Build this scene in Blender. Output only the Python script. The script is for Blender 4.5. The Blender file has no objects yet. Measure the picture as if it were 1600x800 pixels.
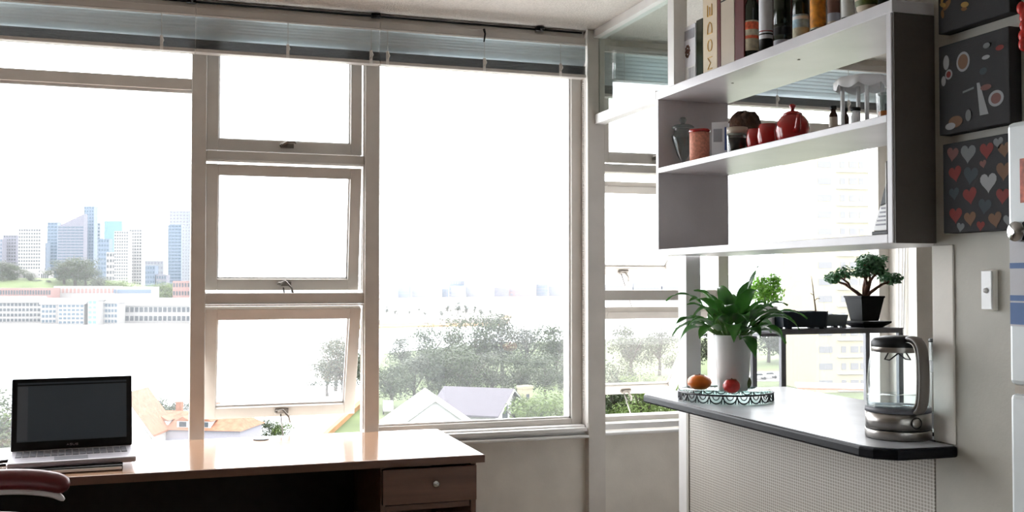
import bpy, math, random
from mathutils import Vector, Matrix
R = math.radians
scene = bpy.context.scene
col = scene.collection

# ------------------------------------------------------------------ camera, sky, exposure
EYE = 1.33
YAW, PITCH, F = R(18.25), R(1.45), 1620.0
cam_d = bpy.data.cameras.new('camera'); cam_d.sensor_width = 36; cam_d.lens = 36*F/1600
cam_d.clip_start = .05; cam_d.clip_end = 8000
cam = bpy.data.objects.new('camera', cam_d); col.objects.link(cam)
cam.location = (0, 0, EYE); cam.rotation_euler = (R(90)+PITCH, 0, -YAW)
scene.camera = cam
world = bpy.data.worlds.new('overcast_sky'); scene.world = world; world.use_nodes = True
wn = world.node_tree; wn.nodes.clear()
wo = wn.nodes.new('ShaderNodeOutputWorld'); wb = wn.nodes.new('ShaderNodeBackground')
wr = wn.nodes.new('ShaderNodeValToRGB'); wc = wn.nodes.new('ShaderNodeTexCoord'); ws = wn.nodes.new('ShaderNodeSeparateXYZ')
wr.color_ramp.elements[0].position = 0; wr.color_ramp.elements[0].color = (.93, .96, 1, 1)
wr.color_ramp.elements[1].position = 1; wr.color_ramp.elements[1].color = (1, 1, 1, 1)
wn.links.new(wc.outputs['Generated'], ws.inputs[0]); wn.links.new(ws.outputs['Z'], wr.inputs[0])
wn.links.new(wr.outputs[0], wb.inputs[0]); wn.links.new(wb.outputs[0], wo.inputs[0])
wb.inputs[1].default_value = 10.5
scene.view_settings.view_transform = 'Standard'; scene.view_settings.look = 'None'
scene.view_settings.exposure = 0.0; scene.view_settings.gamma = 1.0
scene.view_settings.use_curve_mapping = False
scene.cycles.use_denoising = True
scene.cycles.max_bounces = 10; scene.cycles.diffuse_bounces = 6; scene.cycles.transparent_max_bounces = 24
scene.cycles.caustics_reflective = False; scene.cycles.caustics_refractive = False

# measuring helpers: a depth along the view axis or a plane X = const turned into room coordinates
SN, CS = math.sin(YAW), math.cos(YAW)
def at(px, d):
    u = (px-800)/F*d
    return (u*CS + d*SN, d*CS - u*SN)
def zat(py, d): return EYE + (440-py)/F*d
def yat(px, X):
    t = (px-800)/F
    return X*(CS - t*SN)/(SN + t*CS)
def dep(x, y): return x*SN + y*CS

# ------------------------------------------------------------------ materials
def mat(name, c, rough=.6, metal=0, spec=.5, var=.06, scale=8, bump=0, bscale=60, coat=0, stretch=None):
    m = bpy.data.materials.new(name); m.use_nodes = True
    n, l = m.node_tree.nodes, m.node_tree.links
    p = n['Principled BSDF']
    p.inputs['Roughness'].default_value = rough; p.inputs['Metallic'].default_value = metal
    p.inputs['Specular IOR Level'].default_value = spec; p.inputs['Coat Weight'].default_value = coat
    tc = n.new('ShaderNodeTexCoord'); src = tc.outputs['Object']
    if stretch:
        mp = n.new('ShaderNodeMapping'); mp.inputs['Scale'].default_value = stretch
        l.new(src, mp.inputs[0]); src = mp.outputs[0]
    no = n.new('ShaderNodeTexNoise'); no.inputs['Scale'].default_value = scale; no.inputs['Detail'].default_value = 4
    l.new(src, no.inputs['Vector'])
    rp = n.new('ShaderNodeValToRGB')
    rp.color_ramp.elements[0].position = .3; rp.color_ramp.elements[1].position = .7
    rp.color_ramp.elements[0].color = tuple(max(0, v*(1-var)) for v in c)+(1,)
    rp.color_ramp.elements[1].color = tuple(min(1, v*(1+var)) for v in c)+(1,)
    l.new(no.outputs['Fac'], rp.inputs[0]); l.new(rp.outputs[0], p.inputs['Base Color'])
    if bump:
        n2 = n.new('ShaderNodeTexNoise'); n2.inputs['Scale'].default_value = bscale; n2.inputs['Detail'].default_value = 3
        bp = n.new('ShaderNodeBump'); bp.inputs['Strength'].default_value = bump; bp.inputs['Distance'].default_value = .01
        l.new(src, n2.inputs['Vector']); l.new(n2.outputs['Fac'], bp.inputs['Height']); l.new(bp.outputs[0], p.inputs['Normal'])
    return m
def glassmat(name, tint=(1, 1, 1), dirt=.0, ior=1.45, gloss=1.0, rough=0.0):
    m = bpy.data.materials.new(name); m.use_nodes = True
    n, l = m.node_tree.nodes, m.node_tree.links; n.clear()
    out = n.new('ShaderNodeOutputMaterial')
    tr = n.new('ShaderNodeBsdfTransparent'); tr.inputs[0].default_value = tint+(1,)
    gl = n.new('ShaderNodeBsdfGlossy'); gl.inputs['Roughness'].default_value = rough
    fr = n.new('ShaderNodeFresnel'); ge = n.new('ShaderNodeNewGeometry'); im = n.new('ShaderNodeMapRange')
    im.inputs[3].default_value = ior; im.inputs[4].default_value = 1/ior      # a thin pane: same reflectance from both sides
    l.new(ge.outputs['Backfacing'], im.inputs[0]); l.new(im.outputs[0], fr.inputs[0])
    mx = n.new('ShaderNodeMixShader'); l.new(fr.outputs[0], mx.inputs[0]); l.new(tr.outputs[0], mx.inputs[1]); l.new(gl.outputs[0], mx.inputs[2])
    last = mx.outputs[0]
    if dirt:
        tl = n.new('ShaderNodeBsdfTranslucent'); tl.inputs[0].default_value = (.95, .97, 1, 1)
        no = n.new('ShaderNodeTexNoise'); no.inputs['Scale'].default_value = 1.7; no.inputs['Detail'].default_value = 5
        tc = n.new('ShaderNodeTexCoord'); l.new(tc.outputs['Object'], no.inputs['Vector'])
        mr = n.new('ShaderNodeMapRange'); mr.inputs[1].default_value = .3; mr.inputs[2].default_value = .7
        mr.inputs[3].default_value = dirt*.75; mr.inputs[4].default_value = dirt*1.25
        l.new(no.outputs['Fac'], mr.inputs[0])
        m2 = n.new('ShaderNodeMixShader'); l.new(mr.outputs[0], m2.inputs[0]); l.new(last, m2.inputs[1]); l.new(tl.outputs[0], m2.inputs[2])
        last = m2.outputs[0]
    l.new(last, out.inputs[0])
    return m
def weavemat(name, c):
    m = mat(name, c, .55); n, l = m.node_tree.nodes, m.node_tree.links; p = n['Principled BSDF']
    tc = n.new('ShaderNodeTexCoord'); mp = n.new('ShaderNodeMapping')
    mp.inputs['Rotation'].default_value = (0, 0, 0); l.new(tc.outputs['Object'], mp.inputs[0])
    sx = n.new('ShaderNodeSeparateXYZ'); l.new(mp.outputs[0], sx.inputs[0])
    def sine(sock, k):
        a = n.new('ShaderNodeMath'); a.operation = 'MULTIPLY'; a.inputs[1].default_value = 2*math.pi/k; l.new(sock, a.inputs[0])
        b = n.new('ShaderNodeMath'); b.operation = 'SINE'; l.new(a.outputs[0], b.inputs[0]); return b.outputs[0]
    q = n.new('ShaderNodeMath'); q.operation = 'MULTIPLY'
    l.new(sine(sx.outputs['Y'], .024), q.inputs[0]); l.new(sine(sx.outputs['Z'], .019), q.inputs[1])
    g = n.new('ShaderNodeValToRGB'); g.color_ramp.elements[0].position = .18; g.color_ramp.elements[1].position = .5
    ad = n.new('ShaderNodeMath'); ad.operation = 'MULTIPLY_ADD'; ad.inputs[1].default_value = -.5; ad.inputs[2].default_value = .5
    ab = n.new('ShaderNodeMath'); ab.operation = 'ABSOLUTE'
    l.new(q.outputs[0], ab.inputs[0]); l.new(ab.outputs[0], ad.inputs[0]); l.new(ad.outputs[0], g.inputs[0])
    g.color_ramp.elements[0].color = (c[0]*.55, c[1]*.53, c[2]*.5, 1); g.color_ramp.elements[1].color = c+(1,)
    l.new(g.outputs[0], p.inputs['Base Color'])
    bp = n.new('ShaderNodeBump'); bp.inputs['Strength'].default_value = .5; bp.inputs['Distance'].default_value = .003
    l.new(g.outputs[0], bp.inputs['Height']); l.new(bp.outputs[0], p.inputs['Normal'])
    return m
def emis(name, c, s):
    m = mat(name, c, .3); p = m.node_tree.nodes['Principled BSDF']
    p.inputs['Emission Color'].default_value = c+(1,); p.inputs['Emission Strength'].default_value = s
    return m
def leafmat(name, c, c2, trans=.3, scale=3, rough=.45):
    m = mat(name, c, rough, var=.0); n, l = m.node_tree.nodes, m.node_tree.links; p = n['Principled BSDF']
    rp = [x for x in n if x.type == 'VALTORGB'][0]
    rp.color_ramp.elements[0].color = c+(1,); rp.color_ramp.elements[1].color = c2+(1,)
    [x for x in n if x.type == 'TEX_NOISE'][0].inputs['Scale'].default_value = scale
    tl = n.new('ShaderNodeBsdfTranslucent'); mx = n.new('ShaderNodeMixShader'); mx.inputs[0].default_value = trans
    l.new(rp.outputs[0], tl.inputs[0]); l.new(p.outputs[0], mx.inputs[1]); l.new(tl.outputs[0], mx.inputs[2])
    l.new(mx.outputs[0], n['Material Output'].inputs[0])
    return m

M = dict(
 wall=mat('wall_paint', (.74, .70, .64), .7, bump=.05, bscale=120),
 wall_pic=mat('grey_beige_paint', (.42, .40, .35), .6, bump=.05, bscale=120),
 ceil=mat('textured_ceiling_paint', (.68, .645, .61), .9, bump=.5, bscale=160, var=.1, scale=120),
 frame=mat('window_frame_paint', (.60, .565, .525), .45),
 white=mat('white_gloss_paint', (.78, .77, .76), .35),
 shelf=mat('shelf_paint', (.61, .59, .61), .28, spec=.6, var=.08, scale=5),
 glass=glassmat('dusty_window_glass', dirt=.022),
 clear=glassmat('clear_glass', (.96, .98, .98), ior=1.35),
 jar=glassmat('jar_glass', (.62, .68, .67), ior=1.75),
 water=glassmat('kettle_water', (.93, .96, .97), ior=1.2),
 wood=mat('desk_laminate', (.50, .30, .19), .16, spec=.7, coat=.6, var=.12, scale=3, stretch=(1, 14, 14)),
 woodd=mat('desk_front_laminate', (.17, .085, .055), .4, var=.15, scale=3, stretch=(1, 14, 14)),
 black=mat('black_plastic', (.008, .008, .009), .4, spec=.25),
 dark=mat('black_panel', (.015, .014, .014), .7),
 floor=mat('beige_carpet', (.36, .31, .26), .95, bump=.4, bscale=200),
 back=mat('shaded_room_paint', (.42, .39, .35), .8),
 blind=leafmat('blind_slat_enamel', (.80, .84, .86), (.85, .89, .90), .5, 5, .4),
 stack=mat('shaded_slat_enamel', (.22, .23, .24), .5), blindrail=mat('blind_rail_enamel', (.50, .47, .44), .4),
 tape=mat('ladder_tape', (.75, .73, .70), .8),
 taupe=mat('taupe_plastic', (.15, .13, .115), .35), steel=mat('brushed_steel', (.40, .375, .35), .3, metal=1, var=.1, scale=4, stretch=(1, 1, 60)),
 chrome=mat('chrome', (.6, .6, .6), .15, metal=1),
 brass=mat('aged_metal', (.22, .20, .18), .35, metal=.8),
 counter=mat('grey_laminate', (.42, .43, .46), .36, spec=.4, var=.12, scale=9, bump=.03, bscale=40),
 rubber=mat('black_edging', (.005, .005, .008), .4, spec=.15),
 iron=mat('black_iron', (.012, .012, .02), .4),
 rackm=mat('grey_metal_rack', (.13, .13, .14), .4, metal=.4),
 potw=mat('white_ceramic', (.74, .74, .74), .25),
 soil=mat('potting_soil', (.04, .025, .015), .95),
 lily=leafmat('lily_leaf', (.025, .10, .02), (.07, .22, .035), .25, 12, .3),
 stem=mat('green_stem', (.10, .22, .04), .5),
 basil=leafmat('basil_leaf', (.14, .34, .04), (.25, .48, .07), .45, 40),
 jade=leafmat('jade_leaf', (.025, .10, .04), (.06, .17, .06), .15, 40),
 bark=mat('plant_bark', (.14, .06, .04), .8),
 potb=mat('matt_black_pot', (.006, .006, .007), .5, spec=.12), bonsai=mat('blue_glaze', (.007, .014, .022), .3, spec=.15),
 greyc=mat('grey_glaze', (.13, .16, .17), .4),
 red=mat('red_glaze', (.30, .008, .008), .15, coat=.3),
 orange=mat('persimmon_skin', (.75, .17, .015), .3, var=.15, scale=20),
 apple=mat('apple_skin', (.55, .035, .03), .25, var=.4, scale=25),
 kiwi=mat('green_fruit_skin', (.12, .14, .03), .5, var=.2, scale=20),
 salt=mat('pink_salt', (.62, .25, .17), .7, var=.25, scale=120),
 amber=mat('amber_glass', (.05, .012, .004), .15),
 cosy=mat('brown_fur', (.06, .025, .012), .95, bump=1, bscale=90, var=.5, scale=30),
 card=mat('white_card', (.75, .75, .80), .6),
 blue=mat('blue_print', (.06, .10, .30), .6),
 greyp=mat('grey_print', (.32, .32, .36), .6),
 cream=mat('cream_paper', (.62, .52, .38), .6),
 gold=mat('gold_lettering', (.75, .45, .06), .4),
 dred=mat('dark_red_cloth', (.09, .006, .006), .6),
 bgreen=mat('dark_green_glass', (.012, .018, .008), .12),
 label=mat('label_paper', (.45, .40, .28), .6, var=.3, scale=60),
 labelb=mat('blue_label', (.30, .42, .50), .6, var=.4, scale=60),
 labelo=mat('orange_label', (.65, .25, .02), .5, var=.4, scale=50),
 labelr=mat('red_label', (.65, .12, .05), .5, var=.5, scale=60),
 canvas=mat('dark_canvas', (.014, .013, .015), .8, bump=.1, bscale=300),
 fridge=mat('fridge_enamel', (.86, .92, .94), .3),
 fridgeb=mat('fridge_trim', (.45, .38, .30), .4),
 leather=mat('oxblood_leather', (.11, .012, .014), .35, bump=.1),
 armm=mat('white_arm_shell', (.60, .58, .57), .4),
 laptop=mat('silver_plastic', (.42, .40, .44), .4, metal=.3),
 key=mat('grey_keys', (.14, .14, .16), .5),
 screen=emis('laptop_screen', (.030, .036, .042), .35),
 screenl=emis('laptop_side_bar', (.045, .050, .055), .4),
 woven=weavemat('woven_vinyl', (.60, .57, .52)),
 paper=mat('white_paper', (.80, .80, .80), .7), gloss=mat('glossy_page', (.85, .85, .86), .3, coat=.5),
 teal=glassmat('teal_glass', (.78, .93, .90), ior=1.3),
 # outdoors
 sea=mat('harbour_water', (.62, .68, .70), .25, spec=.8, bump=.3, bscale=.2, scale=.01),
 grass=mat('park_grass', (.062, .080, .035), .9, var=.25, scale=.06),
 path=mat('asphalt', (0.150, 0.145, 0.140), .9),
 sand=mat('sandstone', (0.217, 0.126, 0.063), .9, var=.2, scale=.1),
 leafa=leafmat('park_leaves', (0.017, 0.027, 0.013), (0.042, 0.052, 0.023), .2, .25),
 leafb=leafmat('grey_green_leaves', (0.028, 0.035, 0.025), (0.060, 0.065, 0.043), .2, .25),
 leafc=leafmat('light_leaves', (0.046, 0.071, 0.019), (0.092, 0.126, 0.038), .3, .25),
 trunk=mat('tree_bark', (0.040, 0.034, 0.028), .9),
 lilac=mat('lilac_roof', (.060, .056, .066), .8, var=.08, scale=2),
 wht=mat('white_render', (0.310, 0.310, 0.310), .8),
 tile=mat('orange_roof_tiles', (.15, .072, .046), .8, var=.2, scale=2),
 lilacw=mat('lilac_wall', (.17, .165, .19), .8),
 yellow=mat('pale_yellow_render', (.195, .175, .12), .8),
 win=mat('far_window_glass', (0.033, 0.039, 0.045), .2),
 winb=mat('far_blue_glass', (0.035, 0.056, 0.077), .2),
 t_lil=mat('tower_lilac', (0.090, 0.090, 0.109), .7), t_wht=mat('tower_white', (0.168, 0.164, 0.160), .7),
 t_blue=mat('tower_blue', (0.068, 0.090, 0.121), .5), t_cyan=mat('tower_cyan', (0.067, 0.126, 0.138), .4),
 t_pink=mat('brick_pink', (0.147, 0.091, 0.084), .8), s_pale=mat('shore_pale', (.155, .165, .18), .7), s_blue=mat('shore_blue', (.11, .135, .165), .6), s_pink=mat('shore_pink', (.19, .145, .15), .7), s_lil=mat('shore_lilac', (.15, .15, .18), .7), t_pale=mat('tower_pale', (0.124, 0.135, 0.147), .6),
 cargreen=mat('green_car_paint', (0.048, 0.132, 0.072), .3), carw=mat('white_car_paint', (0.300, 0.300, 0.300), .3),
)
for k_ in 'grass path sand leafa leafb leafc trunk lilac wht tile lilacw yellow win winb t_lil t_wht t_blue t_cyan t_pink t_pale'.split():
    M[k_].node_tree.nodes['Principled BSDF'].inputs['Specular IOR Level'].default_value = .12
HEARTS = dict(r=mat('heart_red', (0.156, 0.018, 0.015), .8), g=mat('heart_grey', (0.132, 0.138, 0.144), .8), b=mat('heart_blue', (0.030, 0.039, 0.048), .8),
              o=mat('heart_tan', (0.132, 0.066, 0.036), .8), w=mat('heart_white', (0.252, 0.252, 0.258), .8), k=mat('heart_pink', (0.144, 0.060, 0.054), .8))

# ------------------------------------------------------------------ mesh helpers
class MB:
    def __init__(s): s.v, s.f, s.m, s.sm = [], [], [], []
    def add(s, vs, fs, mi=0, smooth=False, T=None):
        o = len(s.v)
        for p in vs:
            p = Vector(p)
            if T is not None: p = T @ p
            s.v.append(tuple(p))
        for f in fs: s.f.append(tuple(i+o for i in f)); s.m.append(mi); s.sm.append(smooth)
        return s
    def box(s, x0, x1, y0, y1, z0, z1, mi=0, T=None):
        if x0 > x1: x0, x1 = x1, x0
        if y0 > y1: y0, y1 = y1, y0
        if z0 > z1: z0, z1 = z1, z0
        v = [(x, y, z) for z in (z0, z1) for y in (y0, y1) for x in (x0, x1)]
        return s.add(v, [(0, 2, 3, 1), (4, 5, 7, 6), (0, 1, 5, 4), (2, 6, 7, 3), (0, 4, 6, 2), (1, 3, 7, 5)], mi, False, T)
    def prism(s, poly, z0, z1, mi=0, T=None):
        n = len(poly); v = [(x, y, z0) for x, y in poly]+[(x, y, z1) for x, y in poly]
        f = [tuple(range(n-1, -1, -1)), tuple(range(n, 2*n))]+[(i, (i+1) % n, n+(i+1) % n, n+i) for i in range(n)]
        return s.add(v, f, mi, False, T)
    def lathe(s, prof, n=24, mi=0, T=None, smooth=True):
        v, f = [], []
        for r, z in prof:
            for k in range(n):
                a = 2*math.pi*k/n; v.append((r*math.cos(a), r*math.sin(a), z))
        for i in range(len(prof)-1):
            for k in range(n):
                k2 = (k+1) % n; f.append((i*n+k, i*n+k2, (i+1)*n+k2, (i+1)*n+k))
        if prof[0][0] > 1e-6: f.append(tuple(range(n-1, -1, -1)))
        if prof[-1][0] > 1e-6: f.append(tuple((len(prof)-1)*n+k for k in range(n)))
        return s.add(v, f, mi, smooth, T)
    def shell(s, prof, n=24, mi=0, T=None):
        v, f = [], []
        for r, z in prof:
            for k in range(n):
                a = 2*math.pi*k/n; v.append((r*math.cos(a), r*math.sin(a), z))
        for i in range(len(prof)-1):
            for k in range(n):
                k2 = (k+1) % n; f.append((i*n+k, i*n+k2, (i+1)*n+k2, (i+1)*n+k))
        return s.add(v, f, mi, True, T)
    def tube(s, pts, r, n=8, mi=0, T=None, closed=False):
        pts = [Vector(p) for p in pts]; N = len(pts)
        rr = r if isinstance(r, (list, tuple)) else [r]*N
        v, f = [], []; up = None
        for i, p in enumerate(pts):
            if closed: d = pts[(i+1) % N]-pts[i-1]
            else: d = pts[min(i+1, N-1)]-pts[max(i-1, 0)]
            d.normalize()
            if up is None:
                up = Vector((0, 0, 1)) if abs(d.z) < .9 else Vector((1, 0, 0))
            up = (up - d*up.dot(d))
            if up.length < 1e-5: up = d.orthogonal()
            up.normalize(); w = d.cross(up)
            for k in range(n):
                a = 2*math.pi*k/n; v.append(p+(up*math.cos(a)+w*math.sin(a))*rr[i])
        for i in range(N if closed else N-1):
            j = (i+1) % N
            for k in range(n):
                k2 = (k+1) % n; f.append((i*n+k, i*n+k2, j*n+k2, j*n+k))
        if not closed: f += [tuple(range(n-1, -1, -1)), tuple((N-1)*n+k for k in range(n))]
        return s.add(v, f, mi, True, T)
    def ball(s, c, r, mi=0, seg=16, rings=10, sq=(1, 1, 1)):
        prof = [(r*math.sin(math.pi*i/rings)+1e-7, -r*math.cos(math.pi*i/rings)) for i in range(rings+1)]
        T = Matrix.Translation(c) @ Matrix.Diagonal((*sq, 1))
        return s.shell(prof, seg, mi, T)
    def build(s, name, m, parent=None, bevel=0, loc=None, rot=None):
        me = bpy.data.meshes.new(name); me.from_pydata(s.v, [], s.f)
        for x in (m if isinstance(m, (list, tuple)) else [m]): me.materials.append(x)
        me.polygons.foreach_set('material_index', s.m); me.polygons.foreach_set('use_smooth', s.sm); me.update()
        o = bpy.data.objects.new(name, me); col.objects.link(o)
        if parent: o.parent = parent
        if loc: o.location = loc
        if rot: o.rotation_euler = rot
        if bevel:
            b = o.modifiers.new('bevel', 'BEVEL'); b.width = bevel; b.segments = 2; b.limit_method = 'ANGLE'; b.angle_limit = R(40)
        return o
def box(*a, **k): return MB().box(*a, **k)
def thing(name, label, cat, loc=(0, 0, 0), rz=0, group=None):
    o = bpy.data.objects.new(name, None); col.objects.link(o); o.empty_display_size = .05
    o.location = loc; o.rotation_euler = (0, 0, rz)
    return tag(o, label, cat, group)
def tag(o, label, cat, group=None):
    o['label'] = label; o['category'] = cat
    if group: o['group'] = group
    return o
def struct(o): o['kind'] = 'structure'; return o
def stuff(o): o['kind'] = 'stuff'; return o
def copy_tree(o, parent=None):
    c = o.copy(); col.objects.link(c); c.parent = parent
    for ch in list(o.children): copy_tree(ch, c)
    return c
STROKES = dict(M=[[(0, 0), (0, 1), (.5, .35), (1, 1), (1, 0)]], O=[[(.5+.5*math.cos(2*math.pi*k/18), .5+.5*math.sin(2*math.pi*k/18)) for k in range(19)]],
    D=[[(0, 0), (0, 1), (.4, 1), (.8, .85), (1, .5), (.8, .15), (.4, 0), (0, 0)]], E=[[(1, 1), (0, 1), (0, 0), (1, 0)], [(0, .5), (.8, .5)]],
    A=[[(0, 0), (.5, 1), (1, 0)], [(.2, .38), (.8, .38)]], S=[[(1, .85), (.75, 1), (.25, 1), (0, .8), (.2, .55), (.8, .45), (1, .2), (.75, 0), (.25, 0), (0, .15)]], U=[[(0, 1), (0, .25), (.3, 0), (.7, 0), (1, .25), (1, 1)]])
def text(body, w, h, gap, m, parent, loc, rot, name, r=.001):
    mb = MB()
    for i, c_ in enumerate(body):
        for st_ in STROKES[c_]: mb.tube([(i*(w+gap)+a*w, b*h, 0) for a, b in st_], r, 4)
    mb.sm = [False]*len(mb.sm)
    o = mb.build(name, m, parent, loc=loc, rot=rot); return o

# ------------------------------------------------------------------ room shell
H = 2.43
XP = 1.88            # face of the picture wall
struct(box(-3.2, 4.3, -3.0, 4.75, -.1, 0).build('floor', M['floor']))
struct(box(-3.2, 4.3, -3.0, 4.75, H, H+.12).build('ceiling', M['ceil']))
struct(box(-3.3, -3.2, -3.0, 4.75, -.1, H+.1).build('wall_left', M['back']))
struct(box(-3.2, 4.3, -3.1, -3.0, -.1, H+.1).build('wall_back', M['back']))
struct(box(4.2, 4.3, -3.0, 4.12, -.0, H).build('wall_right', M['wall']))
# window wall: below sills, above heads, ends
ww = MB().box(-3.2, 1.72, 4.20, 4.36, 0, .66).box(-3.2, -1.95, 4.20, 4.36, .66, H).box(-1.95, 1.72, 4.22, 4.36, 2.40, H)
struct(ww.build('wall_front', M['wall']))
kw = MB().box(1.80, 3.42, 4.30, 4.46, 0, .66).box(1.80, 3.42, 4.30, 4.46, 2.40, H).box(3.42, 4.3, 4.14, 4.46, 0, H)
struct(kw.build('wall_front_kitchen', M['wall']))
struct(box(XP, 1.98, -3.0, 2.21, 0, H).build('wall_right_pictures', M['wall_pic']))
struct(MB().box(XP-.006, XP, 2.135, 2.21, .922, 1.425).build('trim_1', M['wall'], bevel=.002))
struct(MB().box(1.72, 1.80, 4.16, 4.46, 0, H).box(1.714, 1.72, 4.15, 4.175, .72, H).build('wall_divider_post', M['frame'], bevel=.003))
struct(box(2.03, 2.05, 2.21, 3.40, 2.06, H).build('wall_divider_upper', M['back']))
# head strip of ceiling over the divider glass
d = MB().box(1.745, 1.80, 3.40, 4.16, 2.395, H).box(1.745, 1.80, 3.40, 3.45, 2.052, 2.395)
d = struct(d.build('window_6', M['white'], bevel=.002))
box(1.75, 1.80, 3.561, 4.16, 2.018, 2.060).build('sill_beam', M['white'], d, bevel=.002)
box(1.770, 1.775, 3.45, 4.16, 2.06, 2.395).build('pane', glassmat('divider_glass', (.9, .95, .93), ior=1.5), d)

# ------------------------------------------------------------------ windows
def sash(win, x0, x1, ztop, length, y, ang, drop=0, kitchen=False, stile=.045):
    w = x1-x0
    s = MB().box(0, stile, -.018, .018, -length, 0).box(w-stile, w, -.018, .018, -length, 0)
    s.box(stile, w-stile, -.018, .018, -.045, 0).box(stile, w-stile, -.018, .018, -length, -length+.045)
    b = .006
    o = s.build('sash', M['frame'], win, bevel=.002, loc=(x0, y, ztop), rot=(R(ang), 0, 0))
    MB().box(stile, stile+b, .003, .012, -length+.045, -.045).box(w-stile-b, w-stile, .003, .012, -length+.045, -.045)\
        .box(stile, w-stile, .003, .012, -length+.045, -length+.045+b).build('glazing_bead', M['white'], o)
    box(stile, w-stile, -.002, .002, -length+.045, -.045).build('pane', M['glass'], o)
    h = MB().box(w*.5-.022, w*.5+.03, -.026, -.018, -length+.018, -length+.036)
    h.tube([(w*.5-.018, -.03, -length+.028), (w*.5+.005, -.04, -length+.040), (w*.5+.03, -.048, -length+(.040 if ang < 2 else .012)),
            (w*.5+.036, -.05, -length+(.034 if ang < 2 else -.012))], [.006, .005, .005, .004], 8)
    h.ball((w*.5-.018, -.028, -length+.027), .009)
    h.build('handle', M['brass'], o)
    if ang > 5:   # stay arm back to the frame
        q = MB().tube([(w*.5, -.02, -length+.01), (w*.5, -.02-.6*length*math.sin(R(ang))-.02, -length-.03)], .003, 6)
        q.build('stay', M['brass'], o)
    return o
Y0, Y1 = 4.235, 4.31
def frame(name, members): 
    m = MB()
    for a in members: m.box(*a)
    return struct(m.build(name, M['frame'], bevel=.003))
zs, zh = .71, 2.40
# bay 1: wide fixed light with highlight
w1 = frame('window_1', [(-1.95, -1.90, Y0, Y1, zs, zh), (.075, .131, Y0-.03, Y1, zs, zh), (-1.95, .075, Y0, Y1, .672, .708), (-1.95, .075, Y0, Y1, 2.37, zh)])
MB().box(-1.90, .075, Y0, Y1, 2.083, 2.128).build('transom', M['frame'], w1, bevel=.003)
box(-1.90, .075, Y0+.015, Y0+.03, 2.072, 2.083).build('transom_bead', M['white'], w1)
box(-1.90, .075, 4.268, 4.272, .708, 2.083).build('pane', M['glass'], w1)
box(-1.90, .075, 4.268, 4.272, 2.128, 2.37).build('pane', M['glass'], w1)
# bay 2: column of three awning sashes
cx0, cx1 = .133, .755
w2 = frame('window_2', [(.755, .815, Y0-.03, Y1, zs, zh), (.131, .755, Y0-.01, Y1, 1.812, 1.848), (.131, .755, Y0-.01, Y1, 1.243, 1.287), (.131, .755, Y0, Y1, .672, .708)])
MB().box(.131, .755, Y0-.016, Y0-.01, 1.805, 1.811).box(.131, .755, Y0-.016, Y0-.01, 1.236, 1.242)\
    .box(.749, .755, Y0-.016, Y0-.01, 1.848, 2.3).box(.749, .755, Y0-.016, Y0-.01, 1.287, 1.805).box(.749, .755, Y0-.016, Y0-.01, .73, 1.236).build('frame_bead', M['white'], w2)
sash(w2, cx0, cx1-.008, 2.39, .537, 4.262, 0)
sash(w2, cx0, cx1-.008, 1.800, .505, 4.262, 8)
sash(w2, cx0, cx1-.008, 1.228, .475, 4.262, 19)
# bay 3: large fixed light
w3 = frame('window_3', [(1.672, 1.72, Y0, Y1, zs, zh), (.815, 1.672, Y0, Y1, zs, zs+.025), (.815, 1.672, Y0, Y1, 2.37, zh)])
box(.815, 1.672, 4.268, 4.272, zs+.025, 2.37).build('pane', M['glass'], w3)
MB().box(1.664, 1.672, 4.25, 4.268, zs+.025, 2.37).box(.815, 1.672, 4.25, 4.268, zs+.025, zs+.033).build('glazing_bead', M['white'], w3)
struct(MB().box(-1.95, 1.716, 4.165, 4.235, .685, .703).box(-1.95, 1.72, 4.15, 4.20, .66, .672).box(.815, 1.716, 4.19, 4.3, .672, .711).build('trim_2', M['white'], bevel=.004))
# kitchen: bay 4 column, bay 5 big
K0, K1 = 4.34, 4.42
kz = .70
w4 = frame('window_4', [(1.80, 1.845, K0, K1, kz, zh), (2.44, 2.495, K0-.03, K1, kz, zh), (1.845, 2.44, K0-.01, K1, 1.832, 1.87), (1.845, 2.44, K0-.01, K1, 1.247, 1.294),
                        (1.845, 2.44, K0, K1, kz, kz+.022)])
sash(w4, 1.86, 2.428, 2.39, .51, 4.375, 0)
sash(w4, 1.86, 2.428, 1.785, .565, 4.385, 44)
sash(w4, 1.86, 2.428, 1.205, .555, 4.385, 41)
w5 = frame('window_5', [(3.36, 3.42, K0, K1, kz, zh), (2.495, 3.36, K0, K1, kz, kz+.025), (2.495, 3.36, K0, K1, 2.37, zh)])
box(2.495, 3.36, K0, K1, 2.05, 2.11).build('transom', M['frame'], w5, bevel=.003)
box(2.495, 3.36, 4.378, 4.382, kz+.025, 2.05).build('pane', M['glass'], w5)
box(2.495, 3.36, 4.378, 4.382, 2.11, 2.37).build('pane', M['glass'], w5)
struct(MB().box(1.80, 3.42, 4.27, 4.34, .672, .70).box(1.80, 3.42, 4.25, 4.30, .65, .662).build('trim_3', M['white'], bevel=.004))
# dark conduit at the head of the wall and its clips
struct(box(-1.95, 1.71, 4.185, 4.22, 2.395, 2.43).build('trim_4', M['blindrail'], bevel=.004))
o = MB().tube([(-1.95, 4.18, 2.418), (1.70, 4.18, 2.418)], .004, 6)
tag(o.build('cable', M['black']), 'thin dark cable running along the ceiling above the long blinds', 'cable')

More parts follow.
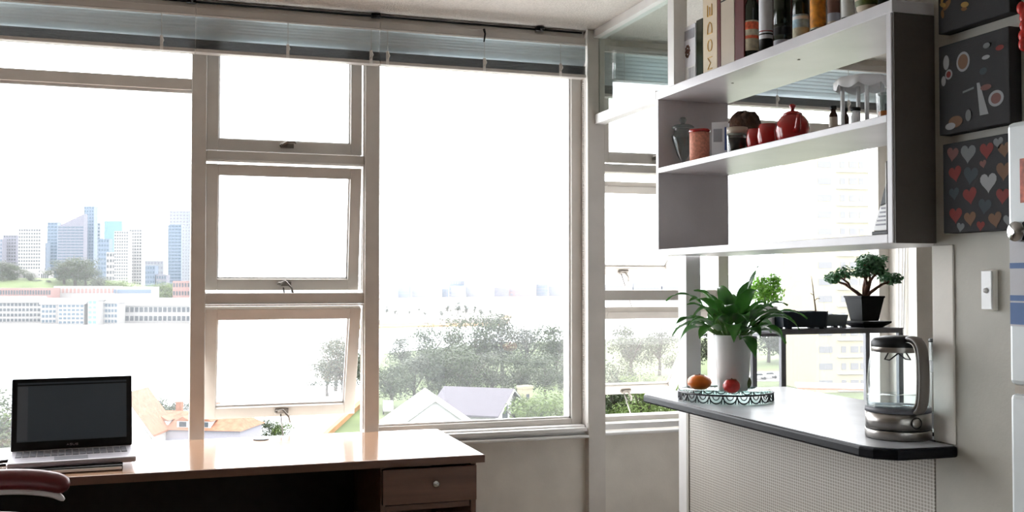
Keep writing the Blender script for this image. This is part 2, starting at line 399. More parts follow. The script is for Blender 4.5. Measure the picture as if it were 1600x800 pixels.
# ------------------------------------------------------------------ venetian blinds
def blind(label, x0, x1, y, ztop, zbot, nsl, tapes, loosetape=()):
    t = thing('venetian_blind', label, 'blind', ((x0+x1)/2, y, zbot), 0, 'raised venetian blinds')
    hw = (x1-x0)/2; hgt = ztop-zbot
    box(-hw, hw, -.022, .022, hgt-.028, hgt).build('headrail', M['blindrail'], t, bevel=.003)
    box(-hw, hw, -.024, .022, hgt-.034, hgt-.029).build('headrail_lip', M['tape'], t)
    box(-hw, hw, -.024, .024, 0, .014).build('bottom_rail', M['blindrail'], t, bevel=.003)
    # loose slats
    prof = []
    a = R(58); n = 5
    for i in range(n+1):
        q = -1+2*i/n
        prof.append((-q*.021*math.cos(a)-.0035*(1-q*q)*math.sin(a)-.004, q*.021*math.sin(a)*-1*-1))
    v = [(sx*hw, yy, zz) for yy, zz in prof for sx in (-1, 1)]
    f = [(2*i, 2*i+1, 2*i+3, 2*i+2) for i in range(n)]
    zt = hgt-.045; zb = .068
    first = None
    for k in range(nsl):
        z = zt-(zt-zb)*k/(nsl-1)
        if first is None:
            sl = MB().add(v, f, 0, True); first = sl.build('slat', M['blind'], t); first.location = (0, 0, z)
            so = first.modifiers.new('solid', 'SOLIDIFY'); so.thickness = .0006
        else:
            c = first.copy(); col.objects.link(c); c.parent = t; c.location = (0, 0, z)
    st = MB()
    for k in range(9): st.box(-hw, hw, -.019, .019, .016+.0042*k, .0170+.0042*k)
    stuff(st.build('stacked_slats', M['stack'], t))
    for tx in tapes:
        m = MB().box(tx-.006, tx+.006, -.0245, -.0238, 0.0, .055)
        m.tube([(tx, -.026, .05), (tx, -.025, hgt-.03)], .0012, 5)
        m.tube([(tx-.001, -.027, .02), (tx+.006, -.033, .035), (tx, -.028, .052)], .0035, 6)
        m.build('ladder_tape', M['tape'], t)
    return t
blind('long blind over the wide harbour window above the laptop', -1.93, .085, 4.155, 2.385, 2.212, 6, [-1.6, -.9, -.335, .06-.085+.93-.02], ())
blind('short blind over the column of three small sashes', .0865, .800, 4.155, 2.385, 2.212, 6, [-.01, .32])
blind('blind over the big park-view window beside the white post', .8015, 1.70, 4.155, 2.385, 2.212, 6, [-.42, -.01, .33])
blind('kitchen blind seen through the glass above the white beam', 1.83, 2.46, 4.30, 2.40, 2.165, 8, [-.2, .2])
blind('kitchen blind seen between the shelves above the teapot', 2.50, 3.38, 4.30, 2.40, 2.165, 8, [-.2, .2])
for x, y, z in ((1.50, 4.17, 2.415), (.79, 4.17, 2.415), (.07, 4.17, 2.415)):
    o = MB().box(-.018, .018, -.01, .01, -.006, .010).tube([(0, -.012, 0), (.014, -.02, .006)], .005, 6)
    tag(o.build('cable_clip', M['black'], loc=(x, y, z)), {1.50: 'small black clip at the ceiling near the white post', .79: 'small black clip at the ceiling above the central mullion', .07: 'small black clip at the ceiling above the left mullion'}[x], 'clip')
o = MB().tube([(0, 0, 0), (.004, -.004, -.02), (-.002, -.006, -.055)], [.006, .004, .003], 6)
tag(o.build('blind_hook', M['black'], loc=(1.235, 4.118, 2.385)), 'black hook dangling over the middle of the right-hand long blind', 'hook')
# bead chain and cords
o = MB()
for k in range(150): o.ball((1.709, 4.19, 2.2-k*.0095), .003, 0, 6, 4)
tag(o.build('bead_chain', M['tape']), 'white bead chain hanging down beside the white post', 'chain')
o = MB()
for dx in (0, .018, .03): o.tube([(3.40+dx*.3, 4.25-dx, 2.2), (3.405+dx*.2, 4.25-dx*1.4, 1.5), (3.40, 4.25-dx, .95)], .003, 6)
tag(o.build('drawstrings', M['tape']), 'thin white blind cords hanging at the right edge of the kitchen window', 'cord')

# ------------------------------------------------------------------ desk
dk = thing('desk', 'long reddish wood desk under the windows with a drawer pedestal', 'desk', (.0, 3.48, 0))
box(-1.6, 1.045, 0, .665, .702, .73).build('desktop', [M['wood']], dk, bevel=.003)
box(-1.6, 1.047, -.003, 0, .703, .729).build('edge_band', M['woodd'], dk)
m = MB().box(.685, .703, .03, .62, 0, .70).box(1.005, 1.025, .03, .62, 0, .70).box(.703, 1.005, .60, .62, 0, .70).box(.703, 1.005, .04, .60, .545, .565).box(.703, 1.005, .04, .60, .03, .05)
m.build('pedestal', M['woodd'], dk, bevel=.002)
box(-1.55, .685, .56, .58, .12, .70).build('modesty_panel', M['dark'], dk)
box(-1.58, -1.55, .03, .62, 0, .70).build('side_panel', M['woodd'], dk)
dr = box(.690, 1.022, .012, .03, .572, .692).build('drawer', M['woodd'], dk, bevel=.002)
MB().lathe([(.0, 0), (.007, 0), (.006, .010), (.012, .016), (.012, .021), (.0001, .024)], 14, T=Matrix.Translation((.872, .012, .638)) @ Matrix.Rotation(R(90), 4, 'X')).build('knob', M['chrome'], dr)
MB().lathe([(.030, 0), (.030, .0018), (.024, .003), (.0001, .003)], 20, T=Matrix.Translation((.335, .595, .73))).build('cable_grommet', M['black'], dk)
pc = thing('computer_tower', 'dark computer tower on the floor in the shadow under the desk', 'computer', (.50, 3.78, 0))
box(-.1, .1, -.2, .22, .01, .43).build('case', M['dark'], pc, bevel=.006)
box(-.094, .094, -.212, -.2, .02, .42).build('front_panel', M['black'], pc, bevel=.006)

# laptop
lp = thing('laptop', 'open silver and black laptop standing on the desk', 'laptop', (-.288, 3.575, .747), R(5))
bs = MB().prism([(-.19, 0), (.19, 0), (.19, .25), (-.19, .25)], .0, .020).build('base', M['laptop'], lp, bevel=.006)
kb = MB()
for r_ in range(5):
    for c_ in range(16):
        kb.box(-.170+c_*.0213, -.170+c_*.0213+.0175, .105+r_*.0235, .105+r_*.0235+.019, .020, .0222)
stuff(kb.build('keyboard_keys', M['key'], bs))
box(-.055, .045, .012, .082, .0200, .0206).build('touchpad', M['key'], bs)
lid = MB().box(-.19, .19, -.006, .004, 0, .243).build('lid', M['black'], lp, bevel=.004, loc=(0, .252, .018), rot=(R(-13), 0, 0))
box(-.172, .172, -.0068, -.006, .030, .228).build('screen', M['screen'], lid)
box(-.172, -.140, -.0074, -.0068, .034, .217).build('side_bar', M['screenl'], lid)
box(-.172, .172, -.0074, -.0068, .217, .222).build('menu_bar', M['black'], lid)
text('ASUS', .007, .006, .0025, M['laptop'], lid, (-.018, -.0066, .012), (R(90), 0, 0), 'lettering', .0005)
MB().box(-.2, .16, -.03, .2, 0, .006).box(-.196, .156, -.026, .196, .006, .0085)
nb = thing('notebook', 'flat white notebook lying on the desk under the laptop', 'notebook', (-.30, 3.565, .730), R(2))
box(-.17, .16, -.022, .19, 0, .004).build('cover', M['dark'], nb)
box(-.168, .158, -.024, .185, .004, .012).build('pages', M['paper'], nb)
box(-.17, .16, -.018, .19, .012, .0165).build('top_cover', M['dark'], nb)
o = MB().tube([(-.75, 3.80, .738), (-.58, 3.76, .738), (-.50, 3.79, .740), (-.47, 3.77, .752), (-.43, 3.79, .758)], .006, 8)
o.tube([(-.80, 3.70, .737), (-.62, 3.70, .736), (-.50, 3.72, .738)], .005, 8)
tag(o.build('power_cord', M['iron']), 'dark blue power cord lying on the desk left of the laptop', 'cord')

# office chair, only an arm of it in view
ch = thing('office_chair', 'office chair with an oxblood padded arm at the desk, lower left', 'chair', (-.60, 3.02, 0))
path = [(-.12, .30, .735), (0, .30, .752), (.12, .30, .760), (.22, .295, .757), (.29, .285, .745), (.322, .275, .728)]
def smooth(P, n=5):
    P = [Vector(p) for p in P]; P = [2*P[0]-P[1]]+P+[2*P[-1]-P[-2]]; out = []
    for i in range(1, len(P)-2):
        for k in range(n):
            t = k/n; a, b, c, d = P[i-1:i+3]
            out.append(.5*((2*b)+(-a+c)*t+(2*a-5*b+4*c-d)*t*t+(-a+3*b-3*c+d)*t**3))
    out.append(P[-2]); return out
def arm(sy, nm):
    pad = MB(); P = smooth([(x, y*sy, z) for x, y, z in path]); n_ = len(P)
    rad = [.030*math.sqrt(max(.05, 1-(abs(2*i/(n_-1)-1))**6)) for i in range(n_)]
    pad.tube(P, rad, 16)
    a = pad.build('armrest', M['leather'], ch)
    sh = MB().tube([(x-.01, y, z-.032) for x, y, z in P], [.010*q/.03+.002 for q in rad], 10); sh.build('arm_shell', M['armm'], a)
    MB().tube([(.05, .30*sy, .72), (.06, .30*sy, .60), (.02, .28*sy, .47), (0, .2*sy, .44)], .016, 8).build('arm_support', M['black'], ch)
arm(1, 0); arm(-1, 0)
MB().box(-.24, .25, -.25, .25, .44, .51).build('seat', M['leather'], ch, bevel=.03)
MB().box(-.34, -.27, -.23, .23, .58, 1.10, T=Matrix.Rotation(R(0), 4, 'Y')).build('backrest', M['leather'], ch, bevel=.03)
MB().tube([(-.1, 0, .44), (-.28, 0, .44), (-.33, 0, .62)], .02, 8).build('back_bar', M['black'], ch)
MB().tube([(0, 0, .44), (0, 0, .08)], .028, 12).build('gas_lift', M['black'], ch)
for k in range(5):
    a = 2*math.pi*k/5+.3
    lg = MB().tube([(0, 0, .10), (.3*math.cos(a), .3*math.sin(a), .07)], [.024, .015], 8).build('leg', M['black'], ch)
    MB().lathe([(.0001, -.012), (.03, -.012), (.03, .012), (.0001, .012)], 14, T=Matrix.Translation((.3*math.cos(a), .3*math.sin(a), .03)) @ Matrix.Rotation(R(90), 4, 'X')).build('castor', M['black'], lg)
cu = MB(); cu.ball((0, 0, .07), .19, 0, 20, 12, (1, .95, .38))
tag(cu.build('cushion', M['paper'], loc=(-.52, 3.0, .51)), 'white rounded cushion on the seat of the office chair', 'cushion')

# ------------------------------------------------------------------ peninsula
pn = thing('peninsula_cabinet', 'kitchen peninsula cabinet faced with patterned woven vinyl under the counter', 'cabinet', (1.885, 2.22, 0))
box(.006, .39, 0, 1.33, .0, .886).build('carcass', M['white'], pn)
box(-.005, .006, -.005, 1.335, .0, .886).build('woven_panel', M['woven'], pn)
MB().box(-.009, .0, 1.328, 1.345, 0, .886).build('edge_strip', M['wall_pic'], pn)
ct = thing('countertop', 'grey laminate counter with thick black rounded edge on the peninsula', 'countertop', (1.645, 2.125, .888))
poly = [(0, 1.33), (0, .085), (.012, .045), (.055, .006), (.085, 0), (.232, 0), (.232, .09), (.66, .09), (.66, 1.425), (.17, 1.425), (.03, 1.385)]
MB().prism(poly, .003, .031).build('core', M['rubber'], ct, bevel=.006)
ip = [(.010, 1.32), (.010, .09), (.022, .052), (.06, .016), (.087, .010), (.224, .010), (.224, .1), (.65, .1), (.65, 1.415), (.175, 1.415), (.04, 1.377)]
MB().prism(ip, .031, .0325).build('laminate_top', M['counter'], ct)
CT = .888+.0325
struct(box(XP+.002, 1.945, 3.572, 3.64, 0, 1.432).build('trim_5', M['white'], bevel=.003))

# ------------------------------------------------------------------ hanging shelf unit
SX0, SX1, SY0, SY1 = 1.75, 2.05, 2.215, 3.56
sh = thing('wall_shelf', 'white open shelf unit hanging above the peninsula', 'shelf', (SX0, SY0, 1.43))
W_, L_ = SX1-SX0, SY1-SY0
box(0, W_, -.015, L_, .592, .625).build('top_board', M['shelf'], sh, bevel=.002)
box(0, W_, .01, L_-.02, .312, .332).build('middle_board', M['shelf'], sh, bevel=.002)
box(0, W_, .01, L_, 0, .024).build('bottom_board', M['shelf'], sh, bevel=.002)
box(0, W_, L_-.02, L_, .024, .592).build('far_side_panel', M['shelf'], sh, bevel=.002)
n_ = box(0, W_, -.010, .010, .0, .592).build('near_side_panel', M['shelf'], sh, bevel=.002)
n_ = box(.004, W_, -.016, -.010, .0, .592).build('end_shade_facing', mat('painted_end_shade', (.10, .085, .075), .5), sh); n_['label'] = 'outer facing with shade painted in dark brown'  # shade on the shelf end is put into this dark colour
sc_ = MB()
for yy in (.55, .95): sc_.lathe([(.0001, 0), (.005, 0), (.004, .002), (.0001, .002)], 10, T=Matrix.Translation((.1, yy, .590)))
sc_.build('screw_heads', M['brass'], sh)
Z1 = 1.43+.332    # top of middle board
Z2 = 1.43+.625    # top of the unit
Z0 = 1.43+.024

def spot(px, X): return (X, yat(px, X))
def sz(pxw, X, px): return pxw/F*dep(X, yat(px, X))
def ztop(py, X, px): return zat(py, dep(X, yat(px, X)))
UP = 'on the middle board'
# glass apothecary jar
x, y = spot(1068, 1.83)
j = thing('apothecary_jar', 'empty clear glass urn-shaped jar with flat lid beside the pink salt jar', 'jar', (x, y, Z1))
MB().shell([(.028, .0), (.028, .006), (.008, .014), (.008, .022), (.022, .045), (.040, .10), (.043, .118), (.033, .130), (.034, .145)], 28).build('body', M['jar'], j)
ld = MB().shell([(.040, .146), (.042, .152), (.030, .160), (.0001, .162)], 28).build('lid', M['jar'], j)
MB().shell([(.0001, .162), (.006, .163), (.014, .178), (.010, .188), (.0001, .19)], 18).build('knob', M['jar'], ld)
x, y = spot(1088, 1.94)
j = thing('glass_jar', 'wide clear glass jar with a knobbed lid behind the pink salt jar', 'jar', (x, y, Z1))
MB().shell([(.052, 0), (.052, .10), (.046, .13), (.050, .14)], 28).build('body', M['jar'], j)
ld = MB().shell([(.055, .141), (.055, .152), (.045, .162), (.0001, .166)], 28).build('lid', M['jar'], j)
MB().shell([(.0001, .166), (.008, .168), (.018, .180), (.016, .198), (.0001, .202)], 18).build('knob', M['jar'], ld)
x, y = spot(1094, 1.80)
j = thing('salt_jar', 'straight jar full of pink rock salt with a red rim', 'jar', (x, y, Z1))
r = .0375
MB().lathe([(.0001, .003), (r-.002, .003), (r-.002, .108), (.0001, .109)], 28).build('salt', M['salt'], j)
MB().lathe([(r, .104), (r+.0015, .107), (r+.0005, .115), (.0001, .116)], 28).build('rim', M['red'], j)
# leaning card
x, y = spot(1126, 1.79)
c = thing('greeting_card', 'small white folded card with blue print standing between salt jar and dark glass', 'card', (x, y, Z1), R(-38))
box(-.028, .028, -.001, .001, 0, .118).build('front_leaf', M['card'], c)
box(-.028, .028, -.001, .001, 0, .118, T=Matrix.Translation((0, .012, 0)) @ Matrix.Rotation(R(-8), 4, 'X')).build('rear_leaf', M['card'], c)
MB().box(-.022, .008, -.0018, -.001, .05, .095).build('print', M['greyp'], c)
MB().box(.016, .022, -.0018, -.001, .02, .10).build('stripe', M['blue'], c)
# glass of dark coffee with clip lid
x, y = spot(1153, 1.81)
j = thing('coffee_jar', 'short glass jar of dark coffee with a grey wooden lid left of the red mugs', 'jar', (x, y, Z1))
MB().shell([(.034, 0), (.036, .06), (.033, .068)], 24).build('glass_body', M['jar'], j)
MB().lathe([(.0001, .004), (.031, .004), (.032, .050), (.0001, .051)], 24).build('coffee', M['black'], j)
MB().lathe([(.0001, .068), (.035, .068), (.035, .088), (.0001, .089)], 24).build('lid', M['fridgeb'], j)
# fur tea cosy bag
x, y = spot(1164, 1.95)
random.seed(3)
j = MB()
nu, nv = 26, 16
vs = []
for i in range(nv+1):
    ph = math.pi*i/nv
    for k in range(nu):
        a = 2*math.pi*k/nu
        rr = 1+random.uniform(-.05, .05)+.06*math.sin(5*a+2*ph)
        sx_ = math.copysign(abs(math.sin(ph))**.6, 1)
        vs.append((.055*sx_*math.cos(a)*rr, .078*sx_*math.sin(a)*rr, .085-.085*math.copysign(abs(math.cos(ph))**.75, math.cos(ph))*(rr if i > 3 else 1)*(1 if i > nv/2 or True else 1)))
j.add(vs, [(i*nu+k, i*nu+(k+1) % nu, (i+1)*nu+(k+1) % nu, (i+1)*nu+k) for i in range(nv) for k in range(nu)], 0, True)
bg = thing('furry_pouch', 'dark brown furry drawstring pouch behind the red mugs', 'pouch', (x, y, Z1+.005))
j.build('pouch_body', M['cosy'], bg)
MB().box(-.05, .05, -.07, .07, -.004, .06).build('pouch_base', M['black'], bg, bevel=.01)
# mugs and teapot
def mug(px, X, label, s=1.0):
    x, y = spot(px, X)
    t = thing('red_mug', label, 'mug', (x, y, Z1), R(60), 'red mugs beside the red teapot')
    MB().lathe([(.0001, 0), (.020*s, 0), (.030*s, .015*s), (.034*s, .038*s), (.031*s, .060*s), (.029*s, .074*s), (.027*s, .074*s), (.029*s, .05*s), (.02*s, .012*s), (.0001, .01*s)], 24).build('cup', M['red'], t)
    MB().tube([(.03*s, 0, .060*s), (.046*s, 0, .058*s), (.05*s, 0, .04*s), (.042*s, 0, .022*s), (.03*s, 0, .02*s)], .0045, 8).build('handle', M['red'], t)
mug(1183, 1.84, 'left red glazed mug between the dark jar and the second mug')
mug(1202, 1.84, 'right red glazed mug touching the red teapot', 1.08)
x, y = spot(1240, 1.84)
t = thing('teapot', 'round red glazed teapot with knobbed lid on the middle board', 'teapot', (x, y, Z1), R(250))
MB().lathe([(.0001, 0), (.036, 0), (.040, .004), (.048, .02), (.0525, .045), (.048, .068), (.036, .084), (.030, .088), (.0001, .088)], 32).build('body', M['red'], t)
ld = MB().lathe([(.031, .088), (.029, .094), (.015, .101), (.0001, .103)], 28).build('lid', M['red'], t)
MB().lathe([(.0001, .101), (.006, .102), (.0055, .108), (.0105, .115), (.009, .122), (.0001, .125)], 16).build('knob', M['red'], ld)
MB().tube([(.045, 0, .035), (.062, 0, .045), (.072, 0, .065), (.082, 0, .080)], [.012, .009, .007, .006], 10).build('spout', M['red'], t)
MB().tube([(-.044, 0, .072), (-.068, 0, .078), (-.080, 0, .055), (-.070, 0, .028), (-.048, 0, .022)], .005, 8).build('handle', M['red'], t)
MB().tube([(0, -.050, .068), (.004, -.056, .04), (-.004, -.052, .01)], .0015, 6).build('cord', M['dred'], t)
x, y = spot(1276, 1.85)
t = thing('espresso_cup', 'tiny black cup just right of the red teapot', 'cup', (x, y, Z1), R(230))
MB().lathe([(.0001, 0), (.012, 0), (.016, .022), (.0145, .022), (.0001, .004)], 18).build('bowl', M['black'], t)
MB().tube([(.014, 0, .018), (.024, 0, .016), (.022, 0, .006), (.013, 0, .006)], .002, 6).build('handle', M['black'], t)
def bottle(px, X, label, h, r, body, cap, z=Z1, lab=None, group=None, name='bottle', neck=.35, bandz=(.15, .55)):
    x, y = spot(px, X)
    t = thing(name, label, 'bottle', (x, y, z), 0, group)
    MB().lathe([(.0001, 0), (r, 0), (r, h*.62), (r*.85, h*.70), (r*neck, h*.78), (r*neck, h*.86), (.0001, h*.86)], 22).build('body', body, t)
    MB().lathe([(.0001, h*.855), (r*neck*1.35, h*.855), (r*neck*1.35, h), (.0001, h)], 18).build('cap', cap, t)
    if lab: MB().shell([(r*1.012, h*bandz[0]), (r*1.012, h*bandz[1])], 22).build('label', lab, t)
    return t
G = 'small bottles right of the teapot'
bottle(1304, 1.80, 'brown glass dropper bottle nearest the teapot', .072, .0125, M['amber'], M['black'], lab=M['fridgeb'], group=G, neck=.55)
bottle(1322, 1.86, 'brown glass bottle partly behind the white stand leg', .075, .012, M['amber'], M['black'], group=G, neck=.55)
bottle(1339, 1.84, 'small white spice bottle with a black cap inside the stand', .062, .013, M['potw'], M['black'], group=G, neck=.8)
# white scalloped stand on four legs
x, y = spot(1350, 1.90)
t = thing('tiered_stand', 'white stand with a scalloped round top on slim legs', 'stand', (x, y, Z1))
pr = MB(); n = 48; R0 = .078
ring = lambda rr, z, sc: [(rr*(1+sc*math.cos(8*2*math.pi*k/n))*math.cos(2*math.pi*k/n), rr*(1+sc*math.cos(8*2*math.pi*k/n))*math.sin(2*math.pi*k/n), z+(-.012*abs(math.sin(4*2*math.pi*k/n)) if sc > .03 else 0)) for k in range(n)]
V = ring(R0, .135, .05)+ring(R0*1.02, .150, .04)+ring(R0*.9, .158, .02)+ring(R0*.3, .168, 0)+ring(.001, .169, 0)
pr.add(V, [(i*n+k, i*n+(k+1) % n, (i+1)*n+(k+1) % n, (i+1)*n+k) for i in range(4) for k in range(n)], 0, True)
pr.build('scalloped_top', M['potw'], t)
for k in range(4):
    a = R(45+90*k)+.35
    MB().tube([(.056*math.cos(a), .056*math.sin(a), .006), (.056*math.cos(a), .056*math.sin(a), .145)], .006, 10).build('leg', M['potw'], t)
MB().lathe([(.0001, 0), (.074, 0), (.076, .006), (.070, .010), (.0001, .010)], 32).build('tray', M['potw'], t)
x, y = spot(1387, 1.86)
t = thing('spice_glass', 'clear glass with orange contents at the right end of the middle board', 'glass', (x, y, Z1))
MB().shell([(.018, 0), (.024, .03), (.027, .085)], 22).build('tumbler', M['jar'], t)
MB().lathe([(.0001, .003), (.017, .003), (.023, .035), (.0001, .036)], 18).build('contents', M['orange'], t)
# cordless phone leaning in a black cradle
t = thing('cordless_phone', 'white cordless phone with rows of keys leaning in a tall black holder', 'phone', (1.778, 2.236, Z0))
MB().box(-.022, .03, -.004, .001, .0, .19).box(-.022, .03, -.004, .062, 0, .010).build('holder', M['black'], t, bevel=.002)
box(-.0225, -.0215, .001, .003, .012, .185).build('holder_edge', M['potw'], t)
YZ = Matrix(((0, 0, 1, 0), (1, 0, 0, 0), (0, 1, 0, 0), (0, 0, 0, 1)))
hb = MB().prism([(.002, .010), (.058, .010), (.057, .022), (.030, .075), (.002, .080)], -.020, .022, T=YZ).build('handset', M['potw'], t, bevel=.003)
MB().prism([(.002, .080), (.030, .075), (.008, .128), (.002, .132)], -.020, .022, T=YZ).build('earpiece', M['black'], hb, bevel=.002)
kk = MB()
for q in range(5): kk.box(-.0212, -.0198, .007, .046-q*.0058, .024+q*.0105, .0285+q*.0105)
stuff(kk.build('keys', M['greyp'], hb))

# ------------------------------------------------------------------ books, tins and bottles on top of the unit
G = 'books and boxes standing on top of the shelf unit'
def slab(px0, px1, X0, X1, h, name, label, cat, m, spine=None, z=Z2):
    y1, y0 = yat(px0, X0), yat(px1, X0)
    t = thing(name, label, cat, (X0, (y0+y1)/2, z), 0, G)
    hw = (y1-y0)/2
    box(.0005, X1-X0, -hw, hw, 0, h).build('cover', m, t, bevel=.001)
    return t, hw
t, hw = slab(1064, 1088, 1.79, 1.88, .21, 'tin_box', 'tall pale tin with a dark rosette emblem and lined panel', 'box', M['card'])
ro = MB()
for k in range(10):
    a = 2*math.pi*k/10
    ro.lathe([(.0001, 0), (.006, .0002), (.0001, .0008)], 10, T=Matrix.Translation((0, .014*math.cos(a), .118+.019*math.sin(a))) @ Matrix.Rotation(R(-90), 4, 'Y'))
ro.lathe([(.0001, 0), (.010, .0002), (.0001, .0008)], 14, T=Matrix.Translation((0, 0, .118)) @ Matrix.Rotation(R(-90), 4, 'Y'))
ro.build('rosette', M['bark'], t)
b_ = MB().box(-.001, 0, -hw+.003, hw-.003, .006, .06).build('panel', M['paper'], t)
ln = MB()
for k in range(6): ln.box(-.0016, -.001, -hw+.008+k*.0072, -hw+.011+k*.0072, .012, .054)
ln.build('panel_lines', M['greyp'], b_)
MB().box(-.001, 0, -hw+.006, hw-.006, .16, .195).build('crest', M['greyp'], t)
t, hw = slab(1089.5, 1099, 1.79, 1.95, .215, 'book', 'thin black hardback book between the pale tin and the cream book', 'book', M['bgreen'])
t, hw = slab(1100, 1122, 1.79, 1.97, .30, 'book', 'thick cream book with gold capital letters down the spine', 'book', M['cream'])
for k, ch_ in enumerate('MODE'):   # reads upwards along the spine
    q_ = text(ch_, .040, .030, 0, M['gold'], t, (0, 0, 0), (0, 0, 0), 'spine_letter', .0016)
    q_.matrix_local = Matrix.Translation((-.0012, -.016, .022+k*.062)) @ Matrix(((0, 0, -1, 0), (0, 1, 0, 0), (1, 0, 0, 0), (0, 0, 0, 1)))
t, hw = slab(1122.5, 1127, 1.785, 1.97, .27, 'book', 'slim dark red book right of the cream gold-lettered book', 'book', M['dred'])
t, hw = slab(1128, 1149, 1.785, 1.97, .31, 'book', 'plain beige boxed volume left of the wide dark red book', 'book', M['fridgeb'])
box(-.001, 0, -hw, hw, .232, .236).build('spine_line', M['black'], t)
t, hw = slab(1150, 1164, 1.785, 1.97, .31, 'book', 'wide dark red hardback book beside the first oil bottle', 'book', M['dred'])
x, y = spot(1058, 1.80)
t = thing('clothes_peg_bird', 'small white peg figure perched at the left end on the beam', 'ornament', (x, y, Z2-.01))
MB().tube([(0, 0, .002), (0, .0, .03), (.0, .006, .055), (0, .016, .075)], [.008, .007, .006, .003], 8).build('peg_body', M['potw'], t)
MB().tube([(0, 0, .03), (0, .014, .042), (0, .020, .047)], [.005, .004, .002], 8).build('peg_arm', M['potw'], t)

G = 'bottles standing on top of the shelf unit'
def tall(px, w, label, lab, zl, z2, body=M['bgreen'], h=.27, X=1.815, extra=None):
    x, y = spot(px, X); r = sz(w, X, px)/2
    t = thing('bottle', label, 'bottle', (x, y, Z2), 0, G)
    MB().lathe([(.0001, 0), (r, 0), (r, h*.68), (r*.6, h*.78), (r*.35, h*.84), (r*.35, h*.96), (.0001, h*.96)], 26).build('body', body, t)
    MB().lathe([(.0001, h*.955), (r*.42, h*.955), (r*.42, h), (.0001, h)], 16).build('cap', M['black'], t)
    l_ = MB().shell([(r*1.012, zl), (r*1.012, z2)], 26).build('label_band', lab, t)
    if extra:
        for mt, a, b in extra: MB().shell([(r*1.02, a), (r*1.02, b)], 26).build('label_stripe', mt, l_)
    return t
tall(1176, 23, 'dark bottle with a red and yellow printed label, first in the bottle row', M['label'], .035, .135, extra=[(M['labelr'], .105, .130), (M['labelr'], .075, .085)])
tall(1199, 21, 'bottle with a white label and black lower half', M['card'], .055, .20, extra=[(M['black'], .068, .072), (M['red'], .078, .081)], body=M['black'])
tall(1225, 27, 'broad dark green bottle with a small black label low down', M['bgreen'], .02, .08, extra=[(M['black'], .045, .07), (M['greyp'], .010, .030)])
tall(1254, 25, 'bottle with a pale blue and white landscape label', M['labelb'], .010, .085, extra=[(M['label'], .012, .045), (M['potw'], .07, .08)])
tall(1281, 24, 'bottle with a bright orange label and navy foot', M['labelo'], .022, .12, extra=[(M['label'], .020, .025)], body=M['bonsai'])
tall(1306, 19, 'bottle with grey and rust label right of the orange one', M['fridgeb'], .02, .05, body=M['bark'], extra=[(M['greyp'], .026, .05)], h=.2)
tall(1328, 20, 'squat bottle with greenish white label and black base', M['potw'], .022, .10, body=M['black'], h=.2)
x, y = spot(1360, 1.815)
t = thing('painted_bowl', 'small yellow-green painted bowl at the right end of the row', 'bowl', (x, y, Z2))
MB().lathe([(.0001, 0), (.014, 0), (.018, .006), (.030, .022), (.036, .055), (.034, .055), (.026, .022), (.0001, .008)], 26).build('bowl_body', M['cream'], t)
MB().shell([(.0325, .030), (.0355, .045)], 26).build('painted_band', M['kiwi'], t)
x, y = spot(1386, 1.80)
bottle(1388, 1.82, 'dark stout bottle at the right end above the side panel', .2, .022, M['bgreen'], M['black'], z=Z2, group=G, neck=.5)

# ------------------------------------------------------------------ things on the counter
tx, ty = 1.845, 3.215
t = thing('trivet', 'round black wrought-iron trivet with glass top under the pot and fruit', 'trivet', (tx, ty, CT))
RR = .163
m = MB(); n = 64
circ = lambda rr, z: [(rr*math.cos(2*math.pi*k/n), rr*math.sin(2*math.pi*k/n), z) for k in range(n)]
m.tube(circ(RR, .030), .0032, 6, closed=True)
m.build('top_ring', M['iron'], t)
lp_ = 22
first = None
for k in range(lp_):
    a = 2*math.pi*k/lp_; hw_ = math.pi/lp_
    s = MB()
    pts = [(RR*math.cos(u*hw_), RR*math.sin(u*hw_), .029-.026*math.sqrt(max(0, 1-u*u))) for u in [-.98+1.96*i/12 for i in range(13)]]
    s.tube(pts, .0024, 5)
    pts = [(RR*math.cos(u*hw_*.5), RR*math.sin(u*hw_*.5), .029-.014*math.sqrt(max(0, 1-u*u))) for u in [-.98+1.96*i/8 for i in range(9)]]
    s.tube(pts, .0018, 5)
    s.tube([(RR*math.cos(hw_), RR*math.sin(hw_), .029), (RR*math.cos(hw_*.75), RR*math.sin(hw_*.75), .002)], .0016, 5)
    s.tube([(RR*math.cos(hw_), RR*math.sin(hw_), .029), (RR*math.cos(hw_*1.25), RR*math.sin(hw_*1.25), .002)], .0016, 5)
    if first is None: first = s.build('scroll', M['iron'], t)
    else:
        c = first.copy(); col.objects.link(c); c.parent = t; c.rotation_euler = (0, 0, a)
MB().lathe([(.0001, .0305), (RR-.006, .0305), (RR-.006, .0355), (.0001, .0355)], 48).build('glass_top', M['teal'], t)
TZ = CT+.0358
t = thing('peace_lily', 'leafy peace lily in a tapered white pot on the trivet', 'plant', (tx+.012, ty-.03, TZ))
MB().lathe([(.0001, 0), (.050, 0), (.052, .004), (.067, .186), (.068, .192), (.062, .192), (.060, .17), (.0001, .165)], 36).build('pot', M['potw'], t)
MB().lathe([(.0001, .164), (.060, .168), (.0001, .178)], 24).build('soil', M['soil'], t)
random.seed(11)
